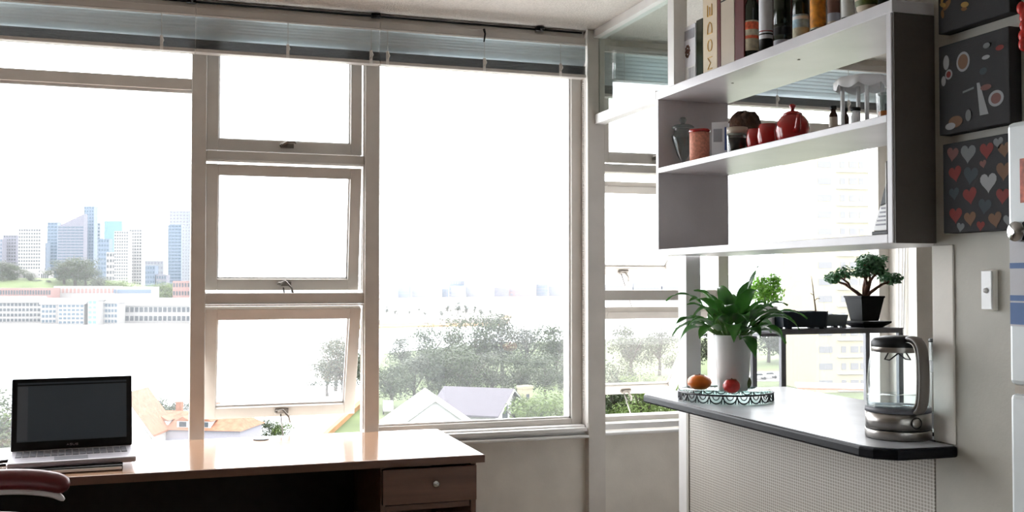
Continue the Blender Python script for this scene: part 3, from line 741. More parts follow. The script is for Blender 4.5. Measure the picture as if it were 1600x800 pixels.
def leaf(parent, base, dirn, stemlen, leaflen, wid, droop, m, lift=0, stemm=None, mid=True):
    # petiole + blade following an arc
    d = Vector(dirn).normalized(); hd = Vector((d.x, d.y, 0)).normalized() if (abs(d.x)+abs(d.y)) > 1e-4 else Vector((1, 0, 0))
    p = Vector(base); pts = [p.copy()]; cur = d.copy()
    for i in range(6):
        p = p + cur*(stemlen/6); pts.append(p.copy()); cur = (cur+Vector((0, 0, -droop*.02))).normalized()
    side = hd.cross(Vector((0, 0, 1))).normalized()
    nseg = 10; vs, fs = [], []
    for i in range(nseg+1):
        s_ = i/nseg
        w = wid*(math.sin(math.pi*min(1, s_*.96+.02)**.72))*(1-.25*s_)
        if i == nseg: w = .0004
        nrm = side.cross(cur).normalized()
        wave = .004*math.sin(s_*9+wid*300)
        vs += [p-side*w-nrm*(-w*.30)+nrm*wave, p-side*w*.5+nrm*w*.06, p-nrm*.0, p+side*w*.5+nrm*w*.06, p+side*w+nrm*w*.30-nrm*wave]
        p = p+cur*(leaflen/nseg); cur = (cur+Vector((0, 0, -droop*(.10+.12*s_)))).normalized()
    fs = [(i*5+k, i*5+k+1, (i+1)*5+k+1, (i+1)*5+k) for i in range(nseg) for k in range(4)]
    mb = MB().add(vs, fs, 0, True)
    mb.tube(pts, [.0032]*3+[.0024]*4, 6, mi=1)
    return mb.build('leaf', [m, stemm or M['stem']], parent)
NL = 42
camr = Vector((CS, -SN, 0))
for k in range(NL):
    a = 2*math.pi*k*.381966+.4
    tier = k/NL
    el = R(78-52*tier+random.uniform(-8, 8))
    dirn = (math.cos(a)*math.cos(el), math.sin(a)*math.cos(el), math.sin(el))
    leaf(t, (.02*math.cos(a), .02*math.sin(a), .165), dirn, random.uniform(.05, .10)+.015*(1-tier), random.uniform(.11, .165), random.uniform(.025, .034), random.uniform(.8, 1.35)+tier*.4, M['lily'])
leaf(t, (.0, 0, .165), tuple(camr*.32+Vector((0, 0, 1))), .15, .13, .026, .15, M['lily'])
leaf(t, (.0, 0, .165), tuple(camr*-.75+Vector((0, 0, 1))), .16, .15, .020, 1.3, M['lily'])
leaf(t, (.0, 0, .165), tuple(camr*.95+Vector((0, 0, .8))), .12, .18, .020, 1.0, M['lily'])
def fruit(px, d, r, name, label, m, sq, stemmat=None, cat='fruit'):
    x, y = at(px, d)
    t = thing(name, label, cat, (x, y, TZ))
    b_ = MB(); pr = []
    for i in range(15):
        ph = math.pi*i/14; rr = r*math.sin(ph)+1e-5
        pr.append((rr, r*sq-r*sq*math.cos(ph)*(1-.12*math.exp(-(rr/r*4)**2))))
    b_.lathe(pr, 24); b_.build('flesh', m, t)
    if stemmat:
        c = MB()
        for k in range(4):
            a = k*math.pi/2+.4
            c.add([(0, 0, 2*r*sq*.985), (.016*math.cos(a-.5), .016*math.sin(a-.5), 2*r*sq*.965), (.024*math.cos(a), .024*math.sin(a), 2*r*sq*.93), (.016*math.cos(a+.5), .016*math.sin(a+.5), 2*r*sq*.965)], [(0, 1, 2, 3)])
        c.tube([(0, 0, 2*r*sq*.90), (0.001, 0, 2*r*sq*1.03)], .003, 6)
        c.build('stem', stemmat, t)
fruit(1092, 3.60, .042, 'persimmon', 'orange persimmon on the trivet left of the white pot', M['orange'], .66, M['bark'])
fruit(1142, 3.485, .029, 'apple', 'red apple on the trivet in front of the white pot', M['apple'], .88, M['bark'])
fruit(1161, 3.60, .027, 'lime', 'dark green fruit behind the red apple beside the pot', M['kiwi'], 1.0, None)

# kettle
kt = thing('electric_kettle', 'glass electric kettle on a steel base at the counter end', 'kettle', (1.83, 2.292, CT), math.atan2(-.945, -.12))
MB().lathe([(.0001, 0), (.080, 0), (.084, .003), (.084, .022), (.0835, .024), (.0001, .024)], 48).build('power_base', M['steel'], kt)
MB().lathe([(.0001, .024), (.0815, .024), (.0815, .0275), (.0001, .0275)], 40).build('gap_ring', M['black'], kt)
hb = MB().lathe([(.0001, .0275), (.083, .0275), (.0825, .070), (.0001, .070)], 48).build('heater_band', M['steel'], kt)
bt = MB().lathe([(.013, 0), (.013, .0015), (.010, .003), (.0001, .003)], 20, T=Matrix.Translation((.084, .0, .048)) @ Matrix.Rotation(R(90), 4, 'Y')).build('power_button', M['steel'], hb)
MB().tube([(.0855, .014*math.cos(2*math.pi*k/20), .048+.014*math.sin(2*math.pi*k/20)) for k in range(20)], .0012, 5, closed=True).build('button_ring', M['black'], bt)
MB().lathe([(.0001, .070), (.0835, .070), (.083, .082), (.0001, .082)], 48).build('grey_collar', M['key'], kt)
gp = [(.080, .082), (.0805, .10), (.0775, .15), (.0715, .20), (.066, .228), (.064, .24)]
gb = MB().shell(gp, 48); gb.shell([(r_-.0025, z_) for r_, z_ in reversed(gp)], 48)
gb.build('glass_jug', M['clear'], kt)
MB().lathe([(.0001, .083), (.0775, .083), (.077, .112), (.0001, .112)], 40).build('water', M['water'], kt)
MB().lathe([(.0001, .236), (.064, .236), (.067, .240), (.067, .252), (.060, .262), (.030, .268), (.0001, .269)], 40).build('lid', M['black'], kt)
MB().shell([(.0645, .226), (.0668, .229), (.0668, .240)], 40).build('rim', M['steel'], kt)
MB().tube([(-.060, .0, .250), (-.082, 0, .240)], [.014, .006], 10).build('spout', M['chrome'], kt)
hp = [(.045, .262), (.080, .266), (.108, .254), (.120, .225), (.122, .16), (.118, .105), (.104, .078), (.083, .074)]
hm = MB(); vs = []
def hand(path, wy, th, mb, off):
    N = len(path)
    for i in range(N):
        a = Vector((*path[max(0, i-1)], 0)); b_ = Vector((*path[min(N-1, i+1)], 0)); tdir = (b_-a).normalized(); nn = Vector((tdir.y, -tdir.x, 0))
        c_ = Vector((*path[i], 0))
        o_, i_ = c_+nn*(off-th/2), c_+nn*(off+th/2)
        yield [(o_.x, -wy, o_.y), (o_.x, wy, o_.y), (i_.x, wy, i_.y), (i_.x, -wy, i_.y)]
def sweep(path, wy, th, off, name, m):
    mb = MB(); rings = list(hand(path, wy, th, mb, off)); N = len(rings)
    V = [p for r_ in rings for p in r_]
    Fc = [(i*4+k, i*4+(k+1) % 4, (i+1)*4+(k+1) % 4, (i+1)*4+k) for i in range(N-1) for k in range(4)]+[(3, 2, 1, 0), tuple((N-1)*4+k for k in range(4))]
    o = mb.add(V, Fc, 0, True).build(name, m, kt)
    b = o.modifiers.new('subd', 'SUBSURF'); b.levels = 1; b.render_levels = 2
    return o
sweep(hp, .016, .016, 0, 'handle', M['taupe'])
sweep(hp, .0175, .005, .010, 'handle_insert', M['steel'])
MB().tube([(-.03, 0, .235), (-.012, .03, .205), (.012, .03, .205), (.03, 0, .235)], .002, 6).tube([(-.03, 0, .235), (-.012, -.03, .205), (.012, -.03, .205), (.03, 0, .235)], .002, 6).build('strainer', M['black'], kt)
# slim clear canister behind the kettle
cn = thing('clear_canister', 'slim tall clear canister between the kettle and the wall end', 'canister', (1.952, 2.285, CT))
MB().shell([(.021, 0), (.021, .25)], 24).shell([(.018, .25), (.018, .004)], 24).build('tube', M['clear'], cn)
MB().lathe([(.0001, 0), (.022, 0), (.022, .010), (.0001, .010)], 24).build('foot', M['black'], cn)
MB().lathe([(.0001, .25), (.023, .25), (.020, .258), (.0001, .26)], 24).tube([(.0, 0, .256), (.008, -.004, .285)], [.012, .004], 8).build('cap', M['black'], cn)
MB().shell([(.0215, .02), (.0215, .06)], 24).shell([(.0215, .17), (.0215, .20)], 24).build('label', M['paper'], cn)
# ------------------------------------------------------------------ rack with plants by the kitchen window
kb_ = thing('kitchen_bench', 'low white bench unit under the kitchen window, mostly hidden', 'bench', (2.9, 4.0, 0))
box(-.55, .5, -.28, .24, 0, .66).build('bench_cabinet', M['white'], kb_)
box(-.57, .51, -.30, .24, .66, .69).build('bench_top', M['counter'], kb_, bevel=.003)
RX0, RX1, RY0, RY1, RZ = 2.545, 3.185, 3.95, 4.21, 1.122
rk = thing('metal_rack', 'dark grey metal frame rack holding the potted plants by the kitchen window', 'rack', (RX0, RY0, .69))
hh = RZ-.69; rw = RX1-RX0; rd = RY1-RY0
for (lx, ly) in ((0, 0), (rw-.022, 0), (0, rd-.022), (rw-.022, rd-.022)):
    box(lx, lx+.024, ly, ly+.022, 0, hh-.022).build('leg', M['rackm'], rk, bevel=.002)
MB().box(0, rw, 0, .022, hh-.022, hh-.004).box(0, rw, rd-.022, rd, hh-.022, hh-.004).box(0, .022, .022, rd-.022, hh-.022, hh-.004).box(rw-.022, rw, .022, rd-.022, hh-.022, hh-.004).build('top_frame', M['rackm'], rk)
box(-.003, rw+.003, -.003, rd, hh-.004, hh).build('top_shelf', M['rackm'], rk)
box(-.09, 0, .02, rd, hh-.03, hh-.018).build('side_shelf', M['rackm'], rk)
def rackspot(px, Y):
    t_ = (px-800)/F
    return Y*(SN + t_*CS)/(CS - t_*SN)
# basil in white pot
random.seed(5)
x = rackspot(1206, 4.05)
x = max(x, RX0+.0)
bp = thing('basil_plant', 'bushy bright green basil in a pale pot at the left end of the rack', 'plant', (x+.0, 4.10, RZ))
MB().lathe([(.0001, 0), (.042, 0), (.044, .003), (.056, .10), (.053, .10), (.050, .09), (.0001, .088)], 28).build('pot', M['greyc'] if False else M['potw'], bp)
lf = MB(); st = MB()
for k in range(16):
    a = random.uniform(0, 6.28); rr = random.uniform(.01, .07); h_ = random.uniform(.12, .20)*(1.15-rr*4)
    st.tube([(rr*.3*math.cos(a), rr*.3*math.sin(a), .088), (rr*.8*math.cos(a), rr*.8*math.sin(a), .088+h_*.6), (rr*math.cos(a), rr*math.sin(a), .088+h_)], .0018, 5)
def leafcloud(mb, c, r, n, size, sq=(1, 1, 1)):
    for _ in range(n):
        v = Vector((random.gauss(0, 1), random.gauss(0, 1), random.gauss(0, 1))).normalized()*(random.random()**.45)
        p = Vector(c)+Vector((v.x*r*sq[0], v.y*r*sq[1], v.z*r*sq[2]))
        nr = (v+Vector((random.uniform(-.8, .8), random.uniform(-.8, .8), random.uniform(-.2, 1)))).normalized()
        u = nr.orthogonal().normalized(); u = Matrix.Rotation(random.uniform(0, 6.28), 3, nr) @ u; w = nr.cross(u)
        s_ = size*random.uniform(.6, 1.3)
        mb.add([p-u*s_, p-w*s_*.5-nr*s_*.12, p+u*s_, p+w*s_*.5-nr*s_*.12], [(0, 1, 2, 3)])
leafcloud(lf, (0, 0, .165), .088, 420, .013, (1, 1, .62)); leafcloud(lf, (.045, 0, .22), .035, 90, .012); leafcloud(lf, (-.03, 0, .205), .04, 80, .012)
stuff(lf.build('leaves', M['basil'], bp)); st.build('stems', M['stem'], bp)
# bonsai trays
def tray(x, y, w, dpt, h, label, m, name='bonsai_tray', flare=1.06, rz=0, feet=True):
    t = thing(name, label, 'planter', (x, y, RZ), rz)
    f_ = .008
    def rr(sx, sy, z): 
        c_ = .15; return [(-sx*(1-c_), -sy, z), (sx*(1-c_), -sy, z), (sx, -sy*(1-c_*1.5), z), (sx, sy*(1-c_*1.5), z), (sx*(1-c_), sy, z), (-sx*(1-c_), sy, z), (-sx, sy*(1-c_*1.5), z), (-sx, -sy*(1-c_*1.5), z)]
    w2, d2 = w/2, dpt/2
    R_ = [rr(w2/flare, d2/flare, f_), rr(w2, d2, h), rr(w2-.006, d2-.006, h), rr(w2-.008, d2-.008, h-.012)]
    V = [p for r_ in R_ for p in r_]; n = 8
    Fc = [(i*n+k, i*n+(k+1) % n, (i+1)*n+(k+1) % n, (i+1)*n+k) for i in range(3) for k in range(n)]+[tuple(range(n-1, -1, -1))]
    MB().add(V, Fc).build('tray_body', m, t)
    MB().prism([(p[0], p[1]) for p in rr(w2-.008, d2-.008, 0)], h-.02, h-.010).build('soil', M['soil'], t)
    if feet:
        for a, b in ((-1, -1), (1, -1), (-1, 1), (1, 1)): box(a*w2*.7-.012, a*w2*.7+.012, b*d2*.6-.01, b*d2*.6+.01, 0, f_).build('foot', m, t)
    return t
xb = rackspot(1246, 4.03)
t = tray(xb+.01, 4.03, .235, .12, .078, 'glossy dark blue bonsai tray with a bare sapling on the rack', M['bonsai'])
MB().lathe([(.0001, .068), (.012, .068), (.008, .082), (.0001, .085)], 10, T=Matrix.Translation((-.03, 0, 0))).build('stone', M['bark'], t)
sp = MB().tube([(.085, 0, .066), (.082, 0, .10), (.074, 0, .15), (.070, 0, .19), (.062, 0, .235)], [.004, .0035, .0025, .002, .0008], 6)
sp.tube([(.079, 0, .125), (.092, 0, .135), (.105, 0, .134)], .0016, 5).tube([(.073, 0, .15), (.058, 0, .158)], .0014, 5)
sp.build('sapling', M['bark'], t)
xg = rackspot(1303, 4.06)
tray(xg-.015, 4.08, .15, .11, .060, 'flat grey oval planter between blue tray and the black pot', M['greyc'], flare=1.15)
# jade plant
xj = rackspot(1350, 4.06)
t = thing('jade_plant', 'branching jade plant in a black square pot standing on a black saucer', 'plant', (xj, 4.06, RZ+.0))
m = MB(); w0, w1 = .054, .074
w0, w1 = .044, .062; pots = [(w0, .030), (w1, .135), (w1+.003, .137), (w1+.003, .145), (w1-.005, .145), (w1-.007, .125)]
V = [(sx*w_, sy*w_, z_) for w_, z_ in pots for sx, sy in ((-1, -1), (1, -1), (1, 1), (-1, 1))]
m.add(V, [(i*4+k, i*4+(k+1) % 4, (i+1)*4+(k+1) % 4, (i+1)*4+k) for i in range(5) for k in range(4)]+[(3, 2, 1, 0), (20, 21, 22, 23)])
m.build('pot', M['potb'], t)
br = MB(); lv = MB()
random.seed(21)
tips = []
def branch(p, dirv, ln, r, lvl):
    q = p+dirv*ln; mid = p+dirv*ln*.5+Vector((random.uniform(-.006, .006), random.uniform(-.006, .006), .004))
    br.tube([p, mid, q], [r, r*.85, r*.7], 7)
    if lvl == 0: tips.append((q, dirv)); return
    for k in range(3 if lvl > 1 else 3):
        a = random.uniform(0, 6.28); v = (dirv+Vector((math.cos(a)*.75, math.sin(a)*.75, random.uniform(-.15, .35)))).normalized()
        branch(q, v, ln*random.uniform(.55, .75), r*.65, lvl-1)
cr = camr
for v, ln in ((Vector((0, 0, 1))+cr*.08, .095), (Vector((0, 0, .8))-cr*1.0, .085), (Vector((0, 0, .8))+cr*.9, .08), (Vector((.0, -.3, .9)), .07), (Vector((0, 0, 1))+cr*.35, .09)):
    branch(Vector((0, 0, .13)), v.normalized(), ln, .010, 2)
for q, dv in tips: leafcloud(lv, q+Vector((0, 0, .006)), .034, 58, .0110, (1.15, 1.15, .7))
br.build('branches', M['bark'], t); stuff(lv.build('leaves', M['jade'], t))
m = MB()
pots = [(.050, .0), (.078, .022), (.078, .029), (.073, .029), (.046, .010)]
V = [(sx*w_, sy*w_, z_) for w_, z_ in pots for sx, sy in ((-1, -1), (1, -1), (1, 1), (-1, 1))]
m.add(V, [(i*4+k, i*4+(k+1) % 4, (i+1)*4+(k+1) % 4, (i+1)*4+k) for i in range(4) for k in range(4)]+[(3, 2, 1, 0), (16, 17, 18, 19)])
tag(m.build('saucer', M['potb'], loc=(xj+.012, 4.06, RZ)), 'black square flared saucer under the jade plant pot', 'saucer')
t_ = box(0, 0, 0, 0, 0, 0)
o = MB().tube([(3.20, 4.24, .95), (3.195, 4.22, 1.10), (3.188, 4.20, 1.25)], [.006, .008, .005], 8)
tag(o.build('cane_rod', M['black']), 'short black rod standing upright behind the right end of the rack', 'rod')

# ------------------------------------------------------------------ picture wall, switch, fridge
def canvas(y0, y1, z0, z1, label):
    t = thing('canvas_print', label, 'picture', (XP, (y0+y1)/2, z0), 0, 'canvas prints on the right wall')
    hw, h = (y1-y0)/2, z1-z0
    box(-.036, 0, -hw, hw, 0, h).build('stretcher', M['canvas'], t, bevel=.002)
    return t, hw, h
def shape(mb, pts, y, z, s, mi=0, rot=0, x=-.0368):
    V = []
    for a, b in pts:
        c_, s_ = math.cos(rot), math.sin(rot)
        V.append((x, y-(a*c_-b*s_)*s, z+(a*s_+b*c_)*s))
    # front-facing towards -X
    mb.add(V, [tuple(range(len(V)))], mi)
heart = [(16*math.sin(a)**3/17, (13*math.cos(a)-5*math.cos(2*a)-2*math.cos(3*a)-math.cos(4*a))/17) for a in [2*math.pi*k/22 for k in range(22)]]
disc = lambda n=20, e=1: [(math.cos(2*math.pi*k/n), e*math.sin(2*math.pi*k/n)) for k in range(n)]
YA = yat(1475, 1.844); YB = YA-.232
t, hw, h = canvas(YB, YA, 1.452, 1.676, 'canvas print of many red and grey hearts above the light switch')
keys = 'rgbowk'; hm = MB()
spec = [(.10, .88, .9, 'k'), (.36, .86, 1.15, 'g'), (.66, .86, 1.0, 'r'), (.93, .84, .9, 'o'), (.14, .66, 1.0, 'r'), (.40, .62, 1.1, 'b'), (.92, .62, 1.1, 'o'), (.68, .52, 1.2, 'w'),
        (.12, .44, .8, 'b'), (.38, .40, 1.05, 'r'), (.62, .27, .95, 'b'), (.90, .36, .95, 'r'), (.14, .20, 1.0, 'r'), (.38, .15, .9, 'o'), (.78, .12, .95, 'o'), (.22, .06, .6, 'g'), (.55, .05, .6, 'r'), (.98, .10, .7, 'g'), (.84, .97, .7, 'g'), (.60, .72, .5, 'k')]
hk = {k: i for i, k in enumerate(keys)}
mats = [HEARTS[k] for k in keys]
for i, (u, v, s_, c_) in enumerate(spec):
    shape(hm, heart, hw-.02-u*(2*hw-.03)+.005, max(.014, min(h-.018, v*h)), .0235*s_, hk[c_], (i % 5-2)*.08, x=-.0366-.0002*(i % 3))
stuff(hm.build('printed_hearts', mats, t))
YA2 = yat(1470, 1.844); YB2 = YA2-.232
t, hw, h = canvas(YB2, YA2, 1.700, 1.925, 'canvas print of dark table with bowls, cutlery and fruit')
fm = MB()
for u, v, s_, e, c_ in ((.36, .76, .028, 1.1, 'w'), (.36, .76, .021, 1.1, 'o'), (.10, .80, .013, 1.8, 'w'), (.14, .66, .016, 1, 'w'), (.14, .66, .010, 1, 'r'), (.06, .60, .010, 1.6, 'w'), (.72, .86, .014, .6, 'g'), (.70, .74, .016, .4, 'w'),
                        (.84, .28, .030, .8, 'w'), (.84, .28, .020, .8, 'k'), (.70, .42, .022, .4, 'k'), (.24, .12, .03, .6, 'o'), (.16, .08, .022, .5, 'w'), (.44, .16, .012, 1.5, 'g'), (.66, .60, .015, .7, 'b'), (.90, .80, .016, .5, 'r')):
    shape(fm, disc(e=e), hw-u*2*hw*.95-.006, v*h, s_*.8, hk[c_], 0, x=-.0366-.0003*fm.m.__len__() % .002)
fm.add([(-.0369, hw-.6*2*hw, .03), (-.0369, hw-.56*2*hw, .11), (-.0369, hw-.60*2*hw, .11), (-.0369, hw-.72*2*hw, .03)], [(0, 1, 2, 3)], hk['w'])
fm.add([(-.0369, hw-.36*2*hw, .093), (-.0369, hw-.52*2*hw, .098), (-.0369, hw-.52*2*hw, .103), (-.0369, hw-.36*2*hw, .098)], [(0, 1, 2, 3)], hk['g'])
stuff(fm.build('printed_food', mats, t))
t, hw, h = canvas(YB2-.003, YA2, 1.957, 2.18, 'canvas print of golden pastries, topmost on the right wall')
fm = MB(); random.seed(8)
gm = [mat('pastry_gold', (.26, .15, .035), .8), mat('pastry_brown', (.15, .07, .02), .8)]
for k in range(34):
    u, v = random.uniform(.06, .92), random.uniform(.1, .92)
    shape(fm, disc(10, .5), hw-u*2*hw, v*h, random.uniform(.008, .017), k % 2, random.uniform(0, 3), x=-.0366-.00005*k)
stuff(fm.build('printed_pastries', gm, t))
# light switch
y1_, y0_ = yat(1538, XP), yat(1562, XP)
sw = thing('light_switch', 'tall narrow white light switch on the wall under the heart canvas', 'switch', (XP, (y0_+y1_)/2, 1.262))
box(-.014, 0, -.019, .019, 0, .098).build('mounting_block', M['wall'], sw, bevel=.002)
box(-.018, -.014, -.017, .017, .002, .096).build('cover_plate', M['potw'], sw, bevel=.002)
MB().lathe([(.0001, 0), (.007, 0), (.006, .004), (.0001, .005)], 14, T=Matrix.Translation((-.018, 0, .048)) @ Matrix.Rotation(R(-90), 4, 'Y')).build('rocker', M['greyc'] if False else M['armm'], sw)
# red hanging string
yr = 1.80
o = MB()
for k in range(5): o.ball((-.010+.004*(k % 2), -.004*(k % 3), -k*.021), .012, 0, 10, 8, (.9, .9, 1.3))
tag(o.build('hanging_ornament', M['apple'], loc=(XP-.03, 1.868, 1.955)), 'small red beaded ornament hanging at the right edge above the fridge', 'ornament')
# fridge
fx = 1.30; fy = yat(1574.5, fx)
fr = thing('fridge', 'pale two-door fridge with magnets and striped paper at the right edge', 'fridge', (fx, fy-.60, 0))
ft = EYE+(440-191)/F*dep(fx, fy)
box(.05, .565, .0, .60, .02, ft-.01).build('body', M['fridge'], fr, bevel=.006)
zsplit = EYE-(606-440)/F*dep(fx, fy)
d1 = box(0, .048, 0, .60, zsplit+.007, ft).build('upper_door', M['fridge'], fr, bevel=.008)
box(0, .048, 0, .60, .05, zsplit-.007).build('lower_door', M['fridge'], fr, bevel=.008)
box(.01, .05, .002, .598, zsplit-.007, zsplit+.007).build('door_gap', M['fridgeb'], fr)
dd = dep(fx, fy)
zt_, zb_ = EYE-(372-440)/F*dd, EYE-(508-440)/F*dd
pp = box(-.001, 0, .33, .594, zb_, zt_).build('paper_sheet', M['card'], d1)
ps = MB()
for yy in (412, 462): z_ = EYE-(yy-440)/F*dd; ps.box(-.0016, -.001, .33, .594, z_-.007, z_+.002)
z_ = EYE-(505-440)/F*dd; ps.box(-.0016, -.001, .33, .594, z_, z_+.035)
ps.build('blue_stripes', mat('blue_stripe_ink', (.16, .27, .55), .7), pp)
mgn = MB().lathe([(.0001, 0), (.016, 0), (.016, .012), (.0001, .014)], 20, T=Matrix.Translation((0, .572, EYE+(440-362)/F*dd)) @ Matrix.Rotation(R(-90), 4, 'Y')).build('round_magnet', M['chrome'], d1)
MB().lathe([(.0001, 0), (.017, 0), (.017, .006), (.0001, .006)], 20, T=Matrix.Translation((0, .552, EYE+(440-362)/F*dd)) @ Matrix.Rotation(R(-90), 4, 'Y')).build('dark_magnet', M['bonsai'], d1)
box(-.002, 0, .54, .57, EYE+(440-318)/F*dd, EYE+(440-250)/F*dd).build('red_sticker', M['labelr'], d1)
box(-.03, 0, .02, .05, zsplit+.05, zsplit+.35).build('door_handle', M['chrome'], d1, bevel=.005)

# ------------------------------------------------------------------ outdoors
SEA = -22.0
def ground(name, pts, z0, z1, m):
    return struct(MB().prism(pts, z0, z1).build(name, m))
struct(MB().box(-4500, 4500, 30, 6000, SEA-1, SEA).build('harbour', M['sea']))
P = at
ground('park_lawn', [P(505, 150), P(575, 205), P(600, 330), P(760, 380), P(1000, 420), P(1700, 420), P(2100, 60), P(1200, 30), P(560, 60)][::-1], SEA, SEA+.8, M['grass'])
ground('street', [P(1150, 236), P(1290, 236), P(1420, 205), P(1420, 228), P(1290, 262), P(1150, 262)][::-1], SEA+.8, SEA+.9, M['path'])
ground('garden_ground', [P(-260, 60), P(505, 60), P(470, 135), P(330, 150), P(-260, 150)][::-1] if False else [P(-260, 60), P(-260, 150), P(330, 150), P(470, 135), P(505, 60)][::-1], SEA, SEA+.8, M['grass'])
ground('sea_wall', [P(505, 150), P(575, 205), P(583, 205), P(513, 150)][::-1], SEA+.8, SEA+1.6, M['sand'])
ground('far_point', [P(560, 520), P(575, 700), P(700, 820), P(800, 700), P(790, 560)][::-1], SEA, SEA+1.0, M['sand'])
ground('far_point_grass', [P(565, 540), P(575, 700), P(700, 820), P(790, 700), P(775, 575)][::-1], SEA+1, SEA+3.5, M['path'])
ground('city_shore', [P(-500, 530), P(130, 520), P(310, 545), P(560, 900), P(560, 2400), P(-900, 2400)][::-1], SEA, SEA+1.5, M['path'])
ground('far_shore', [P(540, 1360), P(1100, 1300), P(1800, 1300), P(2100, 3200), P(500, 3200)][::-1], SEA, SEA+2, M['path'])

ground('unseen_bounce_ground', [(-30, 8), (60, 8), (60, 58), (-30, 58)][::-1], SEA, SEA+.9, mat('pale_bounce_surface', (.42, .41, .39), .9))  # unseen pale ground, added to bounce neutral light up into the kitchen
# trees
def crown(seed, n, blobs, size, m, spread=1.0):
    random.seed(seed); mb = MB()
    for _ in range(blobs):
        a = random.uniform(0, 6.28); rr = random.uniform(0, .62)*spread; z = random.uniform(.26, .88)
        leafcloud(mb, (rr*math.cos(a)*.62, rr*math.sin(a)*.62, z), random.uniform(.15, .27), n//blobs, size*1.15, (1, 1, .75))
    me = bpy.data.meshes.new('foliage'); me.from_pydata(mb.v, [], mb.f); me.materials.append(m); me.update(); return me
def trunkmesh(seed):
    random.seed(seed); mb = MB().tube([(0, 0, 0), (.01, 0, .2), (-.01, .01, .45), (0, 0, .6)], [.035, .028, .02, .012], 7)
    for k in range(7):
        a = random.uniform(0, 6.28); q = random.uniform(.25, .35)
        mb.tube([(0, 0, random.uniform(.22, .4)), (q*.5*math.cos(a), q*.5*math.sin(a), .52), (q*math.cos(a), q*math.sin(a), .72)], [.014, .009, .004], 5)
    me = bpy.data.meshes.new('trunk'); me.from_pydata(mb.v, [], mb.f); me.materials.append(M['trunk']); me.update(); return me
CRN = {'a': [crown(1, 4200, 26, .018, M['leafa']), crown(2, 4200, 24, .018, M['leafa'])],
       'b': [crown(3, 3800, 24, .017, M['leafb']), crown(4, 3800, 22, .017, M['leafb'])],
       'c': [crown(5, 3200, 18, .018, M['leafc']), crown(6, 3200, 20, .018, M['leafc'])]}
TRK = [trunkmesh(7), trunkmesh(8)]
cnt = 0
def tree(px, d, top, label, kind='a', wide=1.0, base=SEA+.8, group='trees in the park'):
    global cnt
    x, y = at(px, d); zt = zat(top, d); h = zt-base
    t = thing('tree', label, 'tree', (x, y, base), cnt*1.7, group)
    for nm, me in (('foliage', CRN[kind][cnt % 2]), ('trunk', TRK[cnt % 2])):
        o = bpy.data.objects.new(nm, me); col.objects.link(o); o.parent = t; o.scale = (h*wide, h*wide, h)
    cnt += 1
# park trees seen through the big fixed window, front row to back
row1 = [(612, 185, 560, 'a'), (648, 190, 548, 'b'), (688, 195, 535, 'a'), (728, 190, 540, 'a'), (770, 195, 545, 'b'), (812, 200, 548, 'a'), (852, 195, 550, 'a'), (892, 200, 545, 'b')]
row2 = [(630, 250, 520, 'b'), (668, 240, 505, 'a'), (705, 245, 512, 'b'), (745, 235, 488, 'a'), (785, 240, 484, 'b'), (822, 245, 500, 'b'), (868, 240, 498, 'a'), (905, 250, 500, 'a')]
nm1 = ['leftmost low', 'second low', 'broad dark', 'dense central', 'grey-green central', 'dark tree right of centre', 'second from right', 'rightmost low']
for i, (px, d_, tp, k) in enumerate(row1):
    tree(px, d_, tp, f'{nm1[i]} {"" if "tree" in nm1[i] else "tree "}in the front row behind the gabled roofs', k, 1.15)
nm2 = ['pale leftmost', 'rounded second', 'hazy third', 'tallest dark', 'tall spreading pale', 'sparse', 'tall green', 'rightmost']
for i, (px, d_, tp, k) in enumerate(row2):
    tree(px, d_, tp, f'{nm2[i]} tree of the back row by the water, seen through the fixed window', k, 1.0)
tree(538, 200, 527, 'bushy grey-green tree in front of the water, seen in the lowest sash', 'b', 1.2)
tree(512, 205, 556, 'low shrub-like tree left of the others in the lowest sash', 'b', 1.2)
tree(525, 215, 520, 'tree at the water edge seen in the lowest open sash', 'b', 1.0)
tree(556, 225, 545, 'smaller tree behind the right stile of the lowest sash', 'a', 1.0)
tree(842, 125, 605, 'light green weeping tree right of the gabled roofs', 'c', 1.3)
tree(880, 128, 600, 'light green tree at the right edge of the fixed window', 'c', 1.2)
tree(818, 150, 612, 'small light tree behind the yellow chimney', 'c', 1.0)
G2 = 'garden trees below the window'
tree(2, 108, 618, 'leafy green tree left of the laptop', 'c', 1.25, group=G2)
tree(30, 114, 622, 'second leafy tree just behind the laptop lid', 'a', 1.1, group=G2)
tree(-30, 105, 600, 'tree at the left frame edge', 'a', 1.2, group=G2)
tree(243, 145, 612, 'tree behind the orange roof ridge, left', 'a', .9, group=G2)
tree(268, 150, 622, 'tree behind the orange roof, right of the first', 'b', .9, group=G2)
tree(294, 150, 620, 'tree behind the orange roof beside the mullion', 'b', .9, group=G2)
for i, (px, tp) in enumerate(((352, 645), (385, 643), (418, 650), (438, 655))):
    tree(px, 135, tp, ['leftmost', 'second', 'third', 'rightmost'][i]+' bushy tree just under the lowest open sash', 'c' if i % 2 else 'a', 1.2, group=G2)
G3 = 'trees beyond the kitchen windows'
